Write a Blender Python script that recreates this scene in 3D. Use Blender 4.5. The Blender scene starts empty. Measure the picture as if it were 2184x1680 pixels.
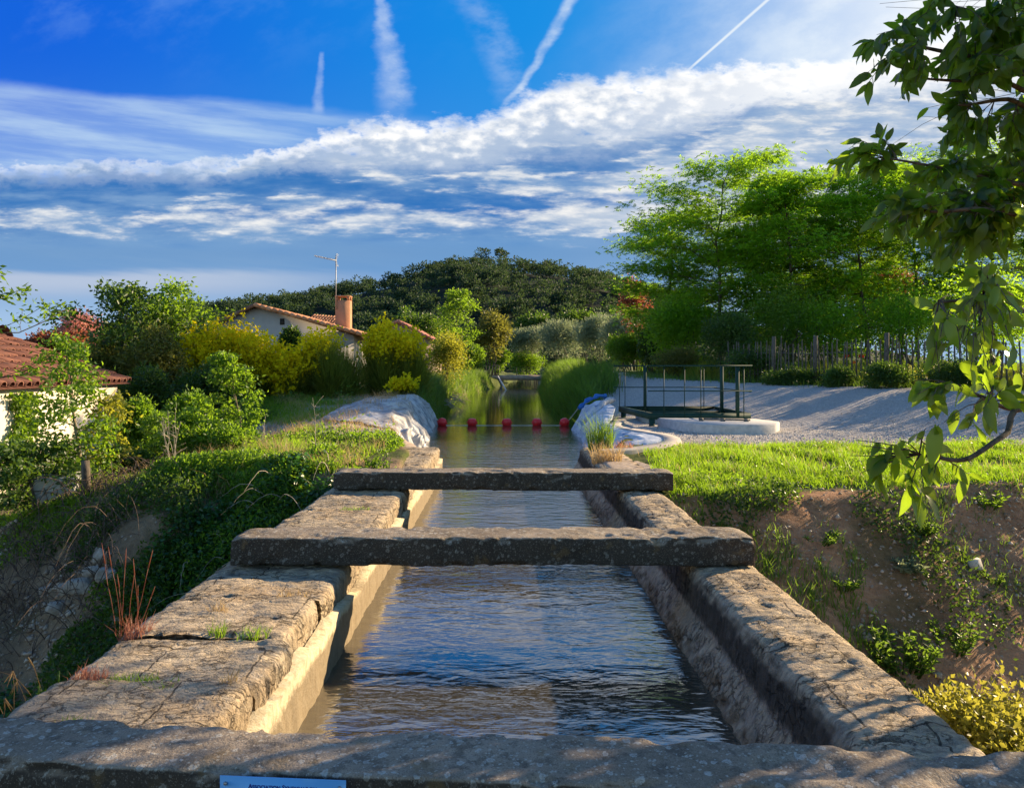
import bpy, math, random
import numpy as np
from mathutils import Vector

# ------------------------------------------------------------------ camera, sky, sun, exposure
SC = bpy.context.scene
COL = SC.collection
F = 1650.0                       # focal length in units of a 2184-wide picture
CAMZ = 1.4
cam_data = bpy.data.cameras.new('camera')
cam = bpy.data.objects.new('camera', cam_data)
COL.objects.link(cam)
cam.location = (0, 0, CAMZ)
cam.rotation_euler = (math.radians(90), 0, 0)
cam_data.sensor_width = 36
cam_data.lens = F / 2184 * 36
cam_data.shift_x = 17 / 2184
cam_data.shift_y = -60 / 2184
cam_data.clip_start = 0.05
cam_data.clip_end = 6000
SC.camera = cam
SC.view_settings.view_transform = 'Standard'
SC.view_settings.look = 'None'
SC.view_settings.exposure = 1.30
SC.view_settings.gamma = 1.0
SC.cycles.max_bounces = 7
SC.cycles.diffuse_bounces = 3
SC.cycles.glossy_bounces = 3
SC.cycles.transmission_bounces = 4
SC.cycles.caustics_reflective = False
SC.cycles.caustics_refractive = False

SUN_EL = math.radians(19.5)
SUN_AZ = math.radians(60)        # clockwise from +Y (the view axis) towards +X
SUNV = Vector((math.sin(SUN_AZ) * math.cos(SUN_EL), math.cos(SUN_AZ) * math.cos(SUN_EL), math.sin(SUN_EL)))
sl = bpy.data.lights.new('sun', 'SUN')
sl.energy = 5.0
sl.angle = math.radians(0.5)
sl.color = (1.0, 0.77, 0.48)
sun = bpy.data.objects.new('sun', sl)
COL.objects.link(sun)
sun.rotation_euler = SUNV.to_track_quat('Z', 'Y').to_euler()
sun.location = SUNV * 50

# ------------------------------------------------------------------ node helpers
class G:
    """a node tree with arithmetic on sockets"""
    def __init__(s, tree): s.t = tree
    def node(s, typ, **kw):
        n = s.t.nodes.new(typ)
        for k, v in kw.items(): setattr(n, k, v)
        return n
    def put(s, inp, v):
        if isinstance(v, X): s.t.links.new(v.s, inp)
        elif isinstance(v, bpy.types.NodeSocket): s.t.links.new(v, inp)
        elif isinstance(v, (tuple, list)) and inp.type == 'RGBA' and len(v) == 3: inp.default_value = (*v, 1)
        else: inp.default_value = v
    def m(s, op, *a, clamp=False):
        n = s.node('ShaderNodeMath', operation=op, use_clamp=clamp)
        for i, v in enumerate(a): s.put(n.inputs[i], v)
        return X(s, n.outputs[0])
    def sst(s, a, b, v):                       # smoothstep that also runs downwards when a > b
        lo, hi = (a, b) if (not isinstance(a, X) and not isinstance(b, X) and a <= b) or isinstance(a, X) else (b, a)
        n = s.node('ShaderNodeMapRange', interpolation_type='SMOOTHSTEP')
        s.put(n.inputs['Value'], v); s.put(n.inputs['From Min'], lo); s.put(n.inputs['From Max'], hi)
        if lo is not a:
            n.inputs['To Min'].default_value = 1; n.inputs['To Max'].default_value = 0
        return X(s, n.outputs[0])
    def mix(s, f, a, b, blend='MIX'):
        n = s.node('ShaderNodeMix', data_type='RGBA', blend_type=blend)
        s.put(n.inputs[0], f); s.put(n.inputs[6], a); s.put(n.inputs[7], b)
        return X(s, n.outputs[2])
    def xyz(s, x, y, z=0.0):
        n = s.node('ShaderNodeCombineXYZ')
        for i, v in enumerate((x, y, z)): s.put(n.inputs[i], v)
        return X(s, n.outputs[0])
    def sep(s, v):
        n = s.node('ShaderNodeSeparateXYZ'); s.put(n.inputs[0], v)
        return [X(s, o) for o in n.outputs]
    def noise(s, vec, scale=1.0, detail=4.0, rough=0.55, dist=0.0, color=False):
        n = s.node('ShaderNodeTexNoise')
        s.put(n.inputs['Vector'], vec); s.put(n.inputs['Scale'], scale); s.put(n.inputs['Detail'], detail)
        s.put(n.inputs['Roughness'], rough); s.put(n.inputs['Distortion'], dist)
        return X(s, n.outputs['Color' if color else 'Fac'])
    def voro(s, vec, scale=1.0, feature='F1', out='Distance', rand=1.0):
        n = s.node('ShaderNodeTexVoronoi', feature=feature)
        s.put(n.inputs['Vector'], vec); s.put(n.inputs['Scale'], scale); n.inputs['Randomness'].default_value = rand
        return X(s, n.outputs[out])
    def vscale(s, vec, sc):
        n = s.node('ShaderNodeVectorMath', operation='MULTIPLY'); s.put(n.inputs[0], vec); n.inputs[1].default_value = sc
        return X(s, n.outputs[0])
    def ramp(s, f, stops, interp='LINEAR'):
        n = s.node('ShaderNodeValToRGB'); n.color_ramp.interpolation = interp
        e = n.color_ramp.elements
        while len(e) < len(stops): e.new(0.5)
        for i, (p, c) in enumerate(stops):
            e[i].position = p
            e[i].color = (c, c, c, 1) if isinstance(c, (int, float)) else (*c, 1)
        s.put(n.inputs[0], f)
        return X(s, n.outputs[0])
    def attr(s, name, out='Fac'):
        n = s.node('ShaderNodeAttribute', attribute_name=name)
        return X(s, n.outputs[out])
    def bump(s, h, strength=0.5, dist=0.02, normal=None):
        n = s.node('ShaderNodeBump'); s.put(n.inputs['Height'], h)
        n.inputs['Strength'].default_value = strength; n.inputs['Distance'].default_value = dist
        if normal is not None: s.put(n.inputs['Normal'], normal)
        return X(s, n.outputs[0])

class X:
    def __init__(s, g, sock): s.g, s.s = g, sock
    def __add__(s, o): return s.g.m('ADD', s, o)
    __radd__ = __add__
    def __mul__(s, o): return s.g.m('MULTIPLY', s, o)
    __rmul__ = __mul__
    def __sub__(s, o): return s.g.m('SUBTRACT', s, o)
    def __rsub__(s, o): return s.g.m('SUBTRACT', o, s)
    def __truediv__(s, o): return s.g.m('DIVIDE', s, o)
    def mx(s, o): return s.g.m('MAXIMUM', s, o)
    def mn(s, o): return s.g.m('MINIMUM', s, o)
    def sat(s): return s.g.m('ADD', s, 0.0, clamp=True)
    def abs(s): return s.g.m('ABSOLUTE', s)

# ------------------------------------------------------------------ world: clear evening sky, a cloud bank and contrails
def make_world():
    w = bpy.data.worlds.new('World'); SC.world = w
    w.use_nodes = True
    t = w.node_tree
    t.nodes.clear()
    g = G(t)
    out = g.node('ShaderNodeOutputWorld'); bg = g.node('ShaderNodeBackground')
    STR = 0.12
    bg.inputs['Strength'].default_value = STR
    t.links.new(bg.outputs[0], out.inputs[0])
    sky = g.node('ShaderNodeTexSky', sky_type='NISHITA', sun_disc=False)
    sky.sun_elevation = SUN_EL; sky.sun_rotation = SUN_AZ
    sky.air_density = 1.0; sky.dust_density = 0.3; sky.ozone_density = 2.0
    d = g.node('ShaderNodeTexCoord').outputs['Generated']
    dx, dy, dz = g.sep(d)
    yy = dy.mx(0.06)
    fwd = g.sst(0.05, 0.30, dy)
    x = dx / yy * 1.65 + 1.075                 # eastings and heights on the sky, in thousandths of the focal length
    y = 0.78 - dz / yy * 1.65                  # 0.78 at the horizon, 0 some 25 degrees up
    k = 0.45 / STR                             # cloud and sky tones below are as seen at the exposure above
    C = lambda r, gg, b: (r * k, gg * k, b * k)
    hs = g.node('ShaderNodeHueSaturation')
    t.links.new(sky.outputs[0], hs.inputs['Color'])
    hs.inputs['Saturation'].default_value = 1.25
    hs.inputs['Value'].default_value = 0.75
    base = X(g, hs.outputs[0])
    deep = g.mix(g.sst(0.0, 1.3, x), C(.001, .105, .66), C(.002, .245, .70))
    deep = g.mix(g.sst(0.05, 0.75, y), deep, C(.08, .30, .70))
    base = g.mix(fwd * 0.95, base, deep)

    P = g.xyz(x, y, 0.0)
    n1 = g.noise(g.xyz(x * 3.2, y * 6.0, 1.3), 1.0, 6, .55)
    n2 = g.noise(g.xyz(x * 15.0, y * 27.0, 4.1), 1.0, 5, .6)
    n3 = g.noise(g.xyz(x * 42.0, y * 75.0, 7.7), 1.0, 3, .55)
    puff = g.voro(g.xyz(x * 26.0 + n2 * 1.2, y * 44.0 + n1 * 1.5, 0.0), 1.0, 'SMOOTH_F1')
    xr = (x / 2.2).sat()
    top = g.ramp(xr, [(0, .350), (.18, .335), (.27, .315), (.335, .265), (.37, .243), (.46, .245), (.50, .205), (.545, .162), (.64, .145), (.77, .135), (.86, .095), (1, .06)])
    bot = g.ramp(xr, [(0, .392), (.18, .385), (.27, .362), (.38, .362), (.47, .360), (.53, .318), (.60, .300), (.66, .265), (.73, .215), (.85, .190), (1, .18)])
    yw = y + (n1 - .5) * .06 + (n2 - .5) * .075 + (n3 - .5) * .035
    th = (bot - top).mx(.02)
    q = (yw - top) / th                          # 0 at the upper edge of the bank, 1 at its base

    # thin veils
    streak = g.noise(g.xyz(x * 2.2 + y * 2.5, y * 24.0 - x * 3.0, 2.2), 1.0, 5, .6)
    streak2 = g.noise(g.xyz(x * 5.0 - y * 3.0, y * 9.0 + x * 4.0, 12.2), 1.0, 5, .6)
    veil_line = .165 + x * .085 + (n1 - .5) * .05
    veil_l = g.sst(0.0, .03, y - veil_line) * g.sst(1.15, .45, x) * (.30 + .45 * g.sst(.35, .7, streak)) * g.sst(.12, .42, y + .12)
    col = g.mix(veil_l.sat(), base, C(.50, .66, .82))
    hi = g.sst(.0, .5, .25 - y) * g.sst(.45, .75, streak2) * .34 * g.sst(1.3, .2, x)
    col = g.mix(hi.sat(), col, C(.35, .60, .85))
    veil_r = g.sst(1.15, 2.0, x + y * .5) * (.40 + .55 * g.sst(.3, .72, streak2))
    col = g.mix(veil_r.sat(), col, C(.72, .82, .90))
    glare = g.sst(1.35, 2.25, x) * g.sst(.50, .16, y)
    col = g.mix((glare * .85).sat(), col, C(.92, .93, .93))

    col = g.mix((g.sst(.0, .30, -.01 - y) * (.55 + .5 * streak2)).sat(), col, C(.60, .68, .80))  # unseen veil above the view, added to whiten the water's reflection
    # contrails: (points of the axis, half width, strength)
    def trail(p0, p1, w0, w1, amt, bend=0.0, fuzz=0.5):
        ax, ay = p0; bx, by = p1
        L = math.hypot(bx - ax, by - ay); ux, uy = (bx - ax) / L, (by - ay) / L
        s_ = (x - ax) * ux + (y - ay) * uy
        t_ = (s_ / L)
        off = (x - ax) * (-uy) + (y - ay) * ux + (n1 - .5) * bend + (n2 - .5) * fuzz * w1 * .8 + (n3 - .5) * fuzz * w1 * .5
        wid = t_.sat() * (w1 - w0) + w0
        body = g.sst(1.0, .15, off.abs() / wid)
        ends = g.sst(-.05, .03, t_) * g.sst(1.06, .85, t_)
        br = g.sst(.32, .66, n2 * .6 + streak2 * .4) * fuzz + (1 - fuzz)
        return (body * ends * br * amt).sat()
    for a in (((.812, -.12), (.845, .25), .004, .055, .46, .08, .7),
              ((.687, .115), (.680, .245), .008, .018, .34, .05, .7),
              ((1.255, -.06), (1.072, .235), .022, .010, .66, .06, .75),
              ((1.655, -.015), (1.462, .155), .005, .004, 1.0, .0, .1),
              ((1.00, -.02), (1.10, .22), .05, .05, .22, .05, 1.0)):
        col = g.mix(trail(*a), col, C(.72, .80, .88))

    # underside: mottled altocumulus in long flat streaks
    m1 = g.noise(g.xyz(x * 3.4 + 3.0, y * 17.0, 9.0), 1.0, 6, .60)
    m2 = g.noise(g.xyz(x * 11.0, y * 46.0 + n1, 3.0), 1.0, 5, .60)
    low = g.sst(.30, .95, q) * g.sst(.62, .50, y)
    shade = g.mix(g.sst(.33, .60, m1), C(.018, .140, .44), C(.17, .31, .54))
    shade = g.mix(g.sst(.40, .60, y), shade, C(.15, .31, .55))
    shade = g.mix(g.sst(1.1, 1.7, x) * .6, shade, C(.38, .50, .66))
    col = g.mix((low * .93).sat(), col, shade)
    gap = g.sst(.055, .010, (y - bot - .030 + (n1 - .5) * .05).abs()) * g.sst(.66, .44, m1) * low * g.sst(1.75, 1.25, x)
    col = g.mix((gap * .58).sat(), col, C(.012, .145, .44))
    lit = g.sst(.49, .66, m1 * .55 + m2 * .45 + g.sst(.60, .44, y) * .05 - g.sst(.47, .56, y) * .14 - g.sst(.12, .05, (x - .2).abs() * .3 + (y - .395).abs()) * .15 + g.sst(1.1, 1.5, x) * .03 + g.sst(.035, .0, (y - .458 - x * .004).abs()) * .07 + g.sst(.06, .0, (y - .45).abs()) * g.sst(1.05, 1.25, x) * .07 - gap * .12)
    col = g.mix((lit * low * .92).sat(), col, g.mix(g.sst(.4, .75, m2), C(.46, .54, .66), C(.90, .88, .84)))
    # the bright bank itself
    edge = g.sst(-.02, .30, q) * g.sst(1.35, .70, q + (m1 - .5) * 1.3)
    bank = edge * (.50 + .50 * g.sst(.35, .85, x)) * g.sst(-.25, .3, q + .55 - puff * .5)
    holes = g.sst(.33, .56, n2 * .55 + n3 * .45 + g.sst(.1, 1.0, x) * .12)
    wcol = g.mix(g.sst(.20, .75, (q - .10) * .60 + puff * .62 + (n3 - .5) * .5), C(.98, .97, .95), C(.40, .50, .66))
    wcol = g.mix(g.sst(1.15, 1.8, x) * .75, wcol, C(1.0, .99, .97))
    col = g.mix((bank * holes).sat(), col, wcol)
    # bands low over the horizon
    col = g.mix((g.sst(.505, .545, y + (streak - .5) * .03) * .75).sat(), col, C(.14, .29, .53))
    col = g.mix((g.sst(.568, .592, y + (streak - .5) * .03) * g.sst(.66, .60, y) * g.sst(1.0, .3, x) * .75).sat(), col, C(.50, .56, .68))
    col = g.mix((g.sst(.61, .68, y) * .8).sat(), col, C(.36, .52, .74))
    # behind and overhead: scattered soft cloud
    rest = g.mix(g.sst(.45, .72, g.noise(g.vscale(d, (2.2, 2.2, 4.5)), 1.0, 5, .6)) * g.sst(.02, .2, dz) * .55, base, C(.62, .66, .72))
    fin = g.mix(fwd * g.sst(-.9, -.35, y), rest, col)
    t.links.new(fin.s, bg.inputs['Color'])
make_world()

# ------------------------------------------------------------------ geometry helpers
rng = np.random.default_rng(7)

def tag(o, label=None, cat=None, group=None, kind=None):
    if label: o['label'] = label
    if cat: o['category'] = cat
    if group: o['group'] = group
    if kind: o['kind'] = kind
    return o

def empty(name, loc, label=None, cat=None, group=None):
    o = bpy.data.objects.new(name, None); COL.objects.link(o)
    o.location = loc; o.empty_display_size = 0.2
    return tag(o, label, cat, group)

class MB:
    """collects vertices and faces, then links them as one mesh object"""
    def __init__(s): s.V, s.Fc, s.n, s.R = [], [], 0, []
    def add(s, V, faces, rnd=None):
        V = np.asarray(V, float).reshape(-1, 3)
        for f in (faces if isinstance(faces, list) else [faces]):
            f = np.asarray(f, int)
            s.Fc.append(f + s.n)
        if rnd is not None: s.R.append((s.n, np.asarray(rnd, float), V.shape[0]))
        s.V.append(V); s.n += V.shape[0]
        return s
    def mesh(s, name, mat, smooth=False, attrs=None):
        me = bpy.data.meshes.new(name)
        V = np.concatenate(s.V)
        me.vertices.add(len(V)); me.vertices.foreach_set('co', V.ravel())
        tot = np.concatenate([np.full(len(f), f.shape[1]) for f in s.Fc])
        loops = np.concatenate([f.ravel() for f in s.Fc])
        me.loops.add(len(loops)); me.loops.foreach_set('vertex_index', loops.astype(np.int32))
        me.polygons.add(len(tot))
        st = np.concatenate([[0], np.cumsum(tot)[:-1]])
        me.polygons.foreach_set('loop_start', st.astype(np.int32))
        me.polygons.foreach_set('loop_total', tot.astype(np.int32))
        if smooth: me.polygons.foreach_set('use_smooth', np.ones(len(tot), bool))
        if s.R:
            r = np.zeros(len(V))
            for n0, val, cnt in s.R: r[n0:n0 + cnt] = val
            a = me.attributes.new('rnd', 'FLOAT', 'POINT'); a.data.foreach_set('value', r.astype(np.float32))
        for k, v in (attrs or {}).items():
            a = me.attributes.new(k, 'FLOAT', 'POINT'); a.data.foreach_set('value', np.asarray(v, np.float32))
        me.update(calc_edges=True)
        me.validate()
        if mat is not None: me.materials.append(mat)
        return me
    def build(s, name, mat, parent=None, smooth=False, origin=None, attrs=None):
        """vertices are in world space; origin moves the object's own origin there"""
        base = np.zeros(3)
        if parent is not None: base = np.array(parent_world(parent))
        elif origin is not None: base = np.array(origin, float)
        s.V = [v - base for v in s.V]
        me = s.mesh(name, mat, smooth, attrs)
        o = bpy.data.objects.new(name, me); COL.objects.link(o)
        if parent is not None: o.parent = parent
        else: o.location = base
        return o

def parent_world(o):
    p = np.zeros(3)
    while o is not None:
        p += np.array(o.location); o = o.parent
    return p

def unit(v): return v / np.maximum(np.linalg.norm(v, axis=-1, keepdims=True), 1e-9)
def sst(a, b, t):
    t = np.clip((np.asarray(t, float) - a) / (b - a), 0, 1); return t * t * (3 - 2 * t)
def at(px, py, d):
    """the point at distance d whose picture position is (px, py)"""
    return np.array([(px - 1075) / F * d, d, CAMZ + (780 - py) / F * d])

def _hash(ix, iy, iz, seed):
    h = (ix * 374761393 + iy * 668265263 + iz * 2147483647 + seed * 1442695041) & 0xFFFFFFFF
    h = ((h ^ (h >> 13)) * 1274126177) & 0xFFFFFFFF
    h = ((h ^ (h >> 16)) * 2246822519) & 0xFFFFFFFF
    return ((h ^ (h >> 15)) & 0xFFFFFF) / float(0xFFFFFF)
def vnoise(P, seed=0):
    P = np.asarray(P, float)
    i = np.floor(P).astype(np.int64); f = P - i; f = f * f * (3 - 2 * f)
    r = 0
    for a in (0, 1):
        for b in (0, 1):
            for c in (0, 1):
                w = (f[..., 0] if a else 1 - f[..., 0]) * (f[..., 1] if b else 1 - f[..., 1]) * (f[..., 2] if c else 1 - f[..., 2])
                r = r + w * _hash(i[..., 0] + a, i[..., 1] + b, i[..., 2] + c, seed)
    return r
def fbm(P, seed=0, oct=4, gain=.5):
    P = np.asarray(P, float); s, a, t = 0, 1, 0
    c_, s_ = math.cos(.65), math.sin(.65); R_ = np.array([(c_, -s_, 0), (s_, c_, 0), (0, 0, 1.0)])
    for o in range(oct):
        P = P @ R_ + np.array([.37, .21, 0])
        s = s + a * vnoise(P * 2 ** o, seed + o * 17); t += a; a *= gain
    return s / t

def box(mb, x0, x1, y0, y1, z0, z1):
    V = [(x, y, z) for z in (z0, z1) for y in (y0, y1) for x in (x0, x1)]
    mb.add(V, np.array([(0, 2, 3, 1), (4, 5, 7, 6), (0, 1, 5, 4), (2, 6, 7, 3), (0, 4, 6, 2), (1, 3, 7, 5)])); return mb
def bar(mb, p, q, w, h=None, up=(0, 0, 1)):
    p, q = np.array(p, float), np.array(q, float); h = h or w
    d = unit(q - p); s = np.cross(d, up)
    if np.linalg.norm(s) < 1e-3: s = np.array([1.0, 0, 0])
    s = unit(s); u = np.cross(s, d)
    V = [e + s * a * w / 2 + u * b * h / 2 for e in (p, q) for a, b in ((-1, -1), (1, -1), (1, 1), (-1, 1))]
    mb.add(V, np.array([(0, 3, 2, 1), (4, 5, 6, 7), (0, 1, 5, 4), (1, 2, 6, 5), (2, 3, 7, 6), (3, 0, 4, 7)])); return mb
def tube(mb, pts, radii, n=6, cap=True, rnd=None):
    pts = np.asarray(pts, float); m = len(pts)
    radii = np.broadcast_to(np.asarray(radii, float), (m,))
    t = np.gradient(pts, axis=0); t = unit(t)
    a = np.array([0, 0, 1.0]) if abs(t[0, 2]) < .9 else np.array([1.0, 0, 0])
    s = unit(np.cross(t, a)); u = np.cross(t, s)
    ang = np.linspace(0, 2 * math.pi, n, endpoint=False)
    V = pts[:, None] + radii[:, None, None] * (np.cos(ang)[None, :, None] * s[:, None] + np.sin(ang)[None, :, None] * u[:, None])
    i = np.arange(m - 1)[:, None] * n; j = np.arange(n)[None]; j2 = (j + 1) % n
    Fq = np.stack([i + j, i + j2, i + n + j2, i + n + j], -1).reshape(-1, 4)
    fs = [Fq]
    V = V.reshape(-1, 3)
    if cap:
        V = np.concatenate([V, pts[:1], pts[-1:]])
        c0, c1 = m * n, m * n + 1
        fs.append(np.array([(c0, (k + 1) % n, k) for k in range(n)] + [(c1, (m - 1) * n + k, (m - 1) * n + (k + 1) % n) for k in range(n)]))
    mb.add(V, fs, rnd); return mb

def leaf_frames(D, seedn=None, flat=0.0):
    """side vectors for leaf directions D; flat=1 keeps blades level"""
    D = unit(D); r = rng.normal(size=D.shape)
    r[:, 2] *= (1 - flat)
    if flat > 0: r = r + np.cross(D, np.array([0, 0, 1.0])) * 3 * flat
    S = unit(r - (r * D).sum(1, keepdims=True) * D)
    return D, S, np.cross(D, S)
def leaves(mb, P, D, L, W, fold=.25, flat=0.0, rnd=None):
    """diamond leaves folded along the midrib: one quad each"""
    n = len(P); D, S, N = leaf_frames(D, flat=flat)
    L = np.broadcast_to(L, (n,))[:, None]; W = np.broadcast_to(W, (n,))[:, None]
    m = P + D * L * .42
    V = np.stack([P, m - S * W / 2 + N * W * fold, P + D * L, m + S * W / 2 + N * W * fold], 1).reshape(-1, 3)
    Q = np.arange(n)[:, None] * 4
    f = np.concatenate([Q + np.array([[0, 2, 1]]), Q + np.array([[0, 3, 2]])])
    r = rng.random(n) if rnd is None else rnd
    mb.add(V, f, np.repeat(r, 4)); return mb
def big_leaves(mb, P, D, L, W, droop=.25, rnd=None, side=None):
    """oval leaves with a curved midrib, a lifted fold and a pointed tip"""
    n = len(P); D, S, N = leaf_frames(D)
    if side is not None:
        S = unit(side - (side * D).sum(1, keepdims=True) * D); N = np.cross(D, S)
    L = np.broadcast_to(L, (n,))[:, None]; W = np.broadcast_to(W, (n,))[:, None]
    flip = np.where(N[:, 2:] < 0, -1.0, 1.0)
    N = N * flip; S = S * flip
    cup = rng.uniform(.05, .35, (n, 1)); tw = rng.normal(0, .18, (n, 1))
    ts = (0, .10, .32, .58, .82, 1.0); ws = (.0, .30, .49, .47, .25, .0)
    sp = [P + D * L * t - N * L * droop * t * t * rng.uniform(.6, 1.3, (n, 1)) for t in ts]
    V = [sp[0]]
    for k in range(1, 5):
        s2 = S + N * tw * ts[k] * 2
        V += [sp[k] - s2 * W * ws[k] + N * W * ws[k] * cup, sp[k], sp[k] + s2 * W * ws[k] + N * W * ws[k] * cup]
    V.append(sp[5]); V = np.stack(V, 1)
    nv = V.shape[1]
    tri = [(0, 2, 1), (0, 3, 2), (nv - 1, 10, 11), (nv - 1, 11, 12)]
    quad = []
    for k in range(3):
        a = 1 + 3 * k; quad += [(a, a + 1, a + 4, a + 3), (a + 1, a + 2, a + 5, a + 4)]
    o = np.arange(n)[:, None, None] * nv
    r = rng.random(n) if rnd is None else rnd
    mb.add(V.reshape(-1, 3), [(o + np.array(tri)[None]).reshape(-1, 3), (o + np.array(quad)[None]).reshape(-1, 4)], np.repeat(r, nv)); return mb
def blades(mb, P, H, W, lean=.5, curl=.6, rnd=None, dirs=None):
    """grass blades: a bent two-segment strip each"""
    n = len(P); a = rng.uniform(0, 2 * math.pi, n)
    D = np.stack([np.cos(a), np.sin(a), np.zeros(n)], 1) if dirs is None else dirs
    S = np.stack([-np.sin(a + .7), np.cos(a + .7), np.zeros(n)], 1)
    H = np.broadcast_to(H, (n,))[:, None]; W = np.broadcast_to(W, (n,))[:, None]
    l = lean * rng.random((n, 1)); c = curl * rng.random((n, 1)); up = np.array([0, 0, 1.0])
    m1 = P + up * H * .5 + D * H * l * .4
    tip = P + up * H * (1 - .35 * c) + D * H * (l + c * .6)
    V = np.stack([P - S * W / 2, P + S * W / 2, m1 - S * W * .38, m1 + S * W * .38, tip], 1)
    o = np.arange(n)[:, None] * 5
    r = rng.random(n) if rnd is None else rnd
    mb.add(V.reshape(-1, 3), [o + np.array([[0, 1, 3, 2]]), o + np.array([[2, 3, 4]])], np.repeat(r, 5)); return mb

def grid_faces(nu, nv):
    i, j = np.meshgrid(np.arange(nu - 1), np.arange(nv - 1), indexing='ij')
    a = i * nv + j
    return np.stack([a, a + 1, a + nv + 1, a + nv], -1).reshape(-1, 4)

def rock_mesh(mb, c, r, seed, n=14, flat=.8):
    th = np.linspace(0, math.pi, n); ph = np.linspace(0, 2 * math.pi, n * 2, endpoint=False)
    T, Ph = np.meshgrid(th, ph, indexing='ij')
    d = np.stack([np.sin(T) * np.cos(Ph), np.sin(T) * np.sin(Ph), np.cos(T)], -1)
    lr = np.random.default_rng(seed)
    k = 1.0 + .10 * (fbm(d * 1.4 + seed, seed, 3) - .5)
    for _ in range(11):                         # chip flat faces off the boulder
        nn = unit(lr.normal(size=3)); dd = d @ nn
        k = np.where(dd > .2, np.minimum(k, lr.uniform(.55, .80) / np.maximum(dd, .2)), k)
    k = k + .05 * (fbm(d * 6 + seed, seed + 3, 3) - .5)
    V = d * k[..., None] * np.array(r) + np.array(c)
    m = n * 2
    i, j = np.meshgrid(np.arange(n - 1), np.arange(m), indexing='ij')
    f = np.stack([i * m + j, (i + 1) * m + j, (i + 1) * m + (j + 1) % m, i * m + (j + 1) % m], -1).reshape(-1, 4)
    mb.add(V.reshape(-1, 3), f)

def copy_tree(o, parent=None):
    c = o.copy(); COL.objects.link(c)
    if parent is not None: c.parent = parent
    for ch in list(o.children): copy_tree(ch, c)
    return c

# ------------------------------------------------------------------ materials
MATS = {}
def new_mat(name):
    m = bpy.data.materials.new(name); m.use_nodes = True
    t = m.node_tree; t.nodes.clear(); g = G(t)
    o = g.node('ShaderNodeOutputMaterial'); MATS[name] = m
    return m, g, o
def principled(g, o, color, rough=.8, normal=None, spec=.3, metal=0.0, ior=None):
    b = g.node('ShaderNodeBsdfPrincipled')
    g.put(b.inputs['Base Color'], color); g.put(b.inputs['Roughness'], rough)
    b.inputs['Metallic'].default_value = metal; b.inputs['Specular IOR Level'].default_value = spec
    if ior: b.inputs['IOR'].default_value = ior
    if normal is not None: g.put(b.inputs['Normal'], normal)
    if o is not None: g.t.links.new(b.outputs[0], o.inputs[0])
    return b
def pos(g): return g.node('ShaderNodeNewGeometry').outputs['Position']

def leaf_mat(name, dark, light, glow, trans=.5, rough=.45, spec=.35, patch=1.2):
    """leaves: colour varies leaf by leaf; sun shines through"""
    m, g, o = new_mat(name)
    r = g.attr('rnd'); n = g.noise(pos(g), patch, 2)
    c = g.mix((r * .75 + (n - .5) * 1.1 + .12).sat(), dark, light)
    b = principled(g, None, c, rough, spec=spec)
    tr = g.node('ShaderNodeBsdfTranslucent')
    gc = g.mix((r * .8 + (n - .5) * .8 + .1).sat(), tuple(v * .62 for v in glow), glow)
    g.put(tr.inputs[0], gc)
    mx = g.node('ShaderNodeMixShader'); mx.inputs[0].default_value = trans
    g.t.links.new(b.outputs[0], mx.inputs[1]); g.t.links.new(tr.outputs[0], mx.inputs[2])
    g.t.links.new(mx.outputs[0], o.inputs[0])
    return m
def bark_mat(name, c1, c2, sc=18):
    m, g, o = new_mat(name)
    p = g.vscale(pos(g), (1, 1, .35))
    n = g.noise(p, sc, 5, .65)
    principled(g, o, g.mix(g.sst(.3, .7, n), c1, c2), .9, g.bump(n, .6, .02), spec=.15)
    return m
def plain_mat(name, c1, c2, sc=6, rough=.7, bump=.2, dist=.01, spec=.3, metal=0.0, detail=5):
    m, g, o = new_mat(name)
    n = g.noise(pos(g), sc, detail, .6)
    principled(g, o, g.mix(g.sst(.3, .7, n), c1, c2), rough, g.bump(n, bump, dist), spec=spec, metal=metal)
    return m

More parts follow.
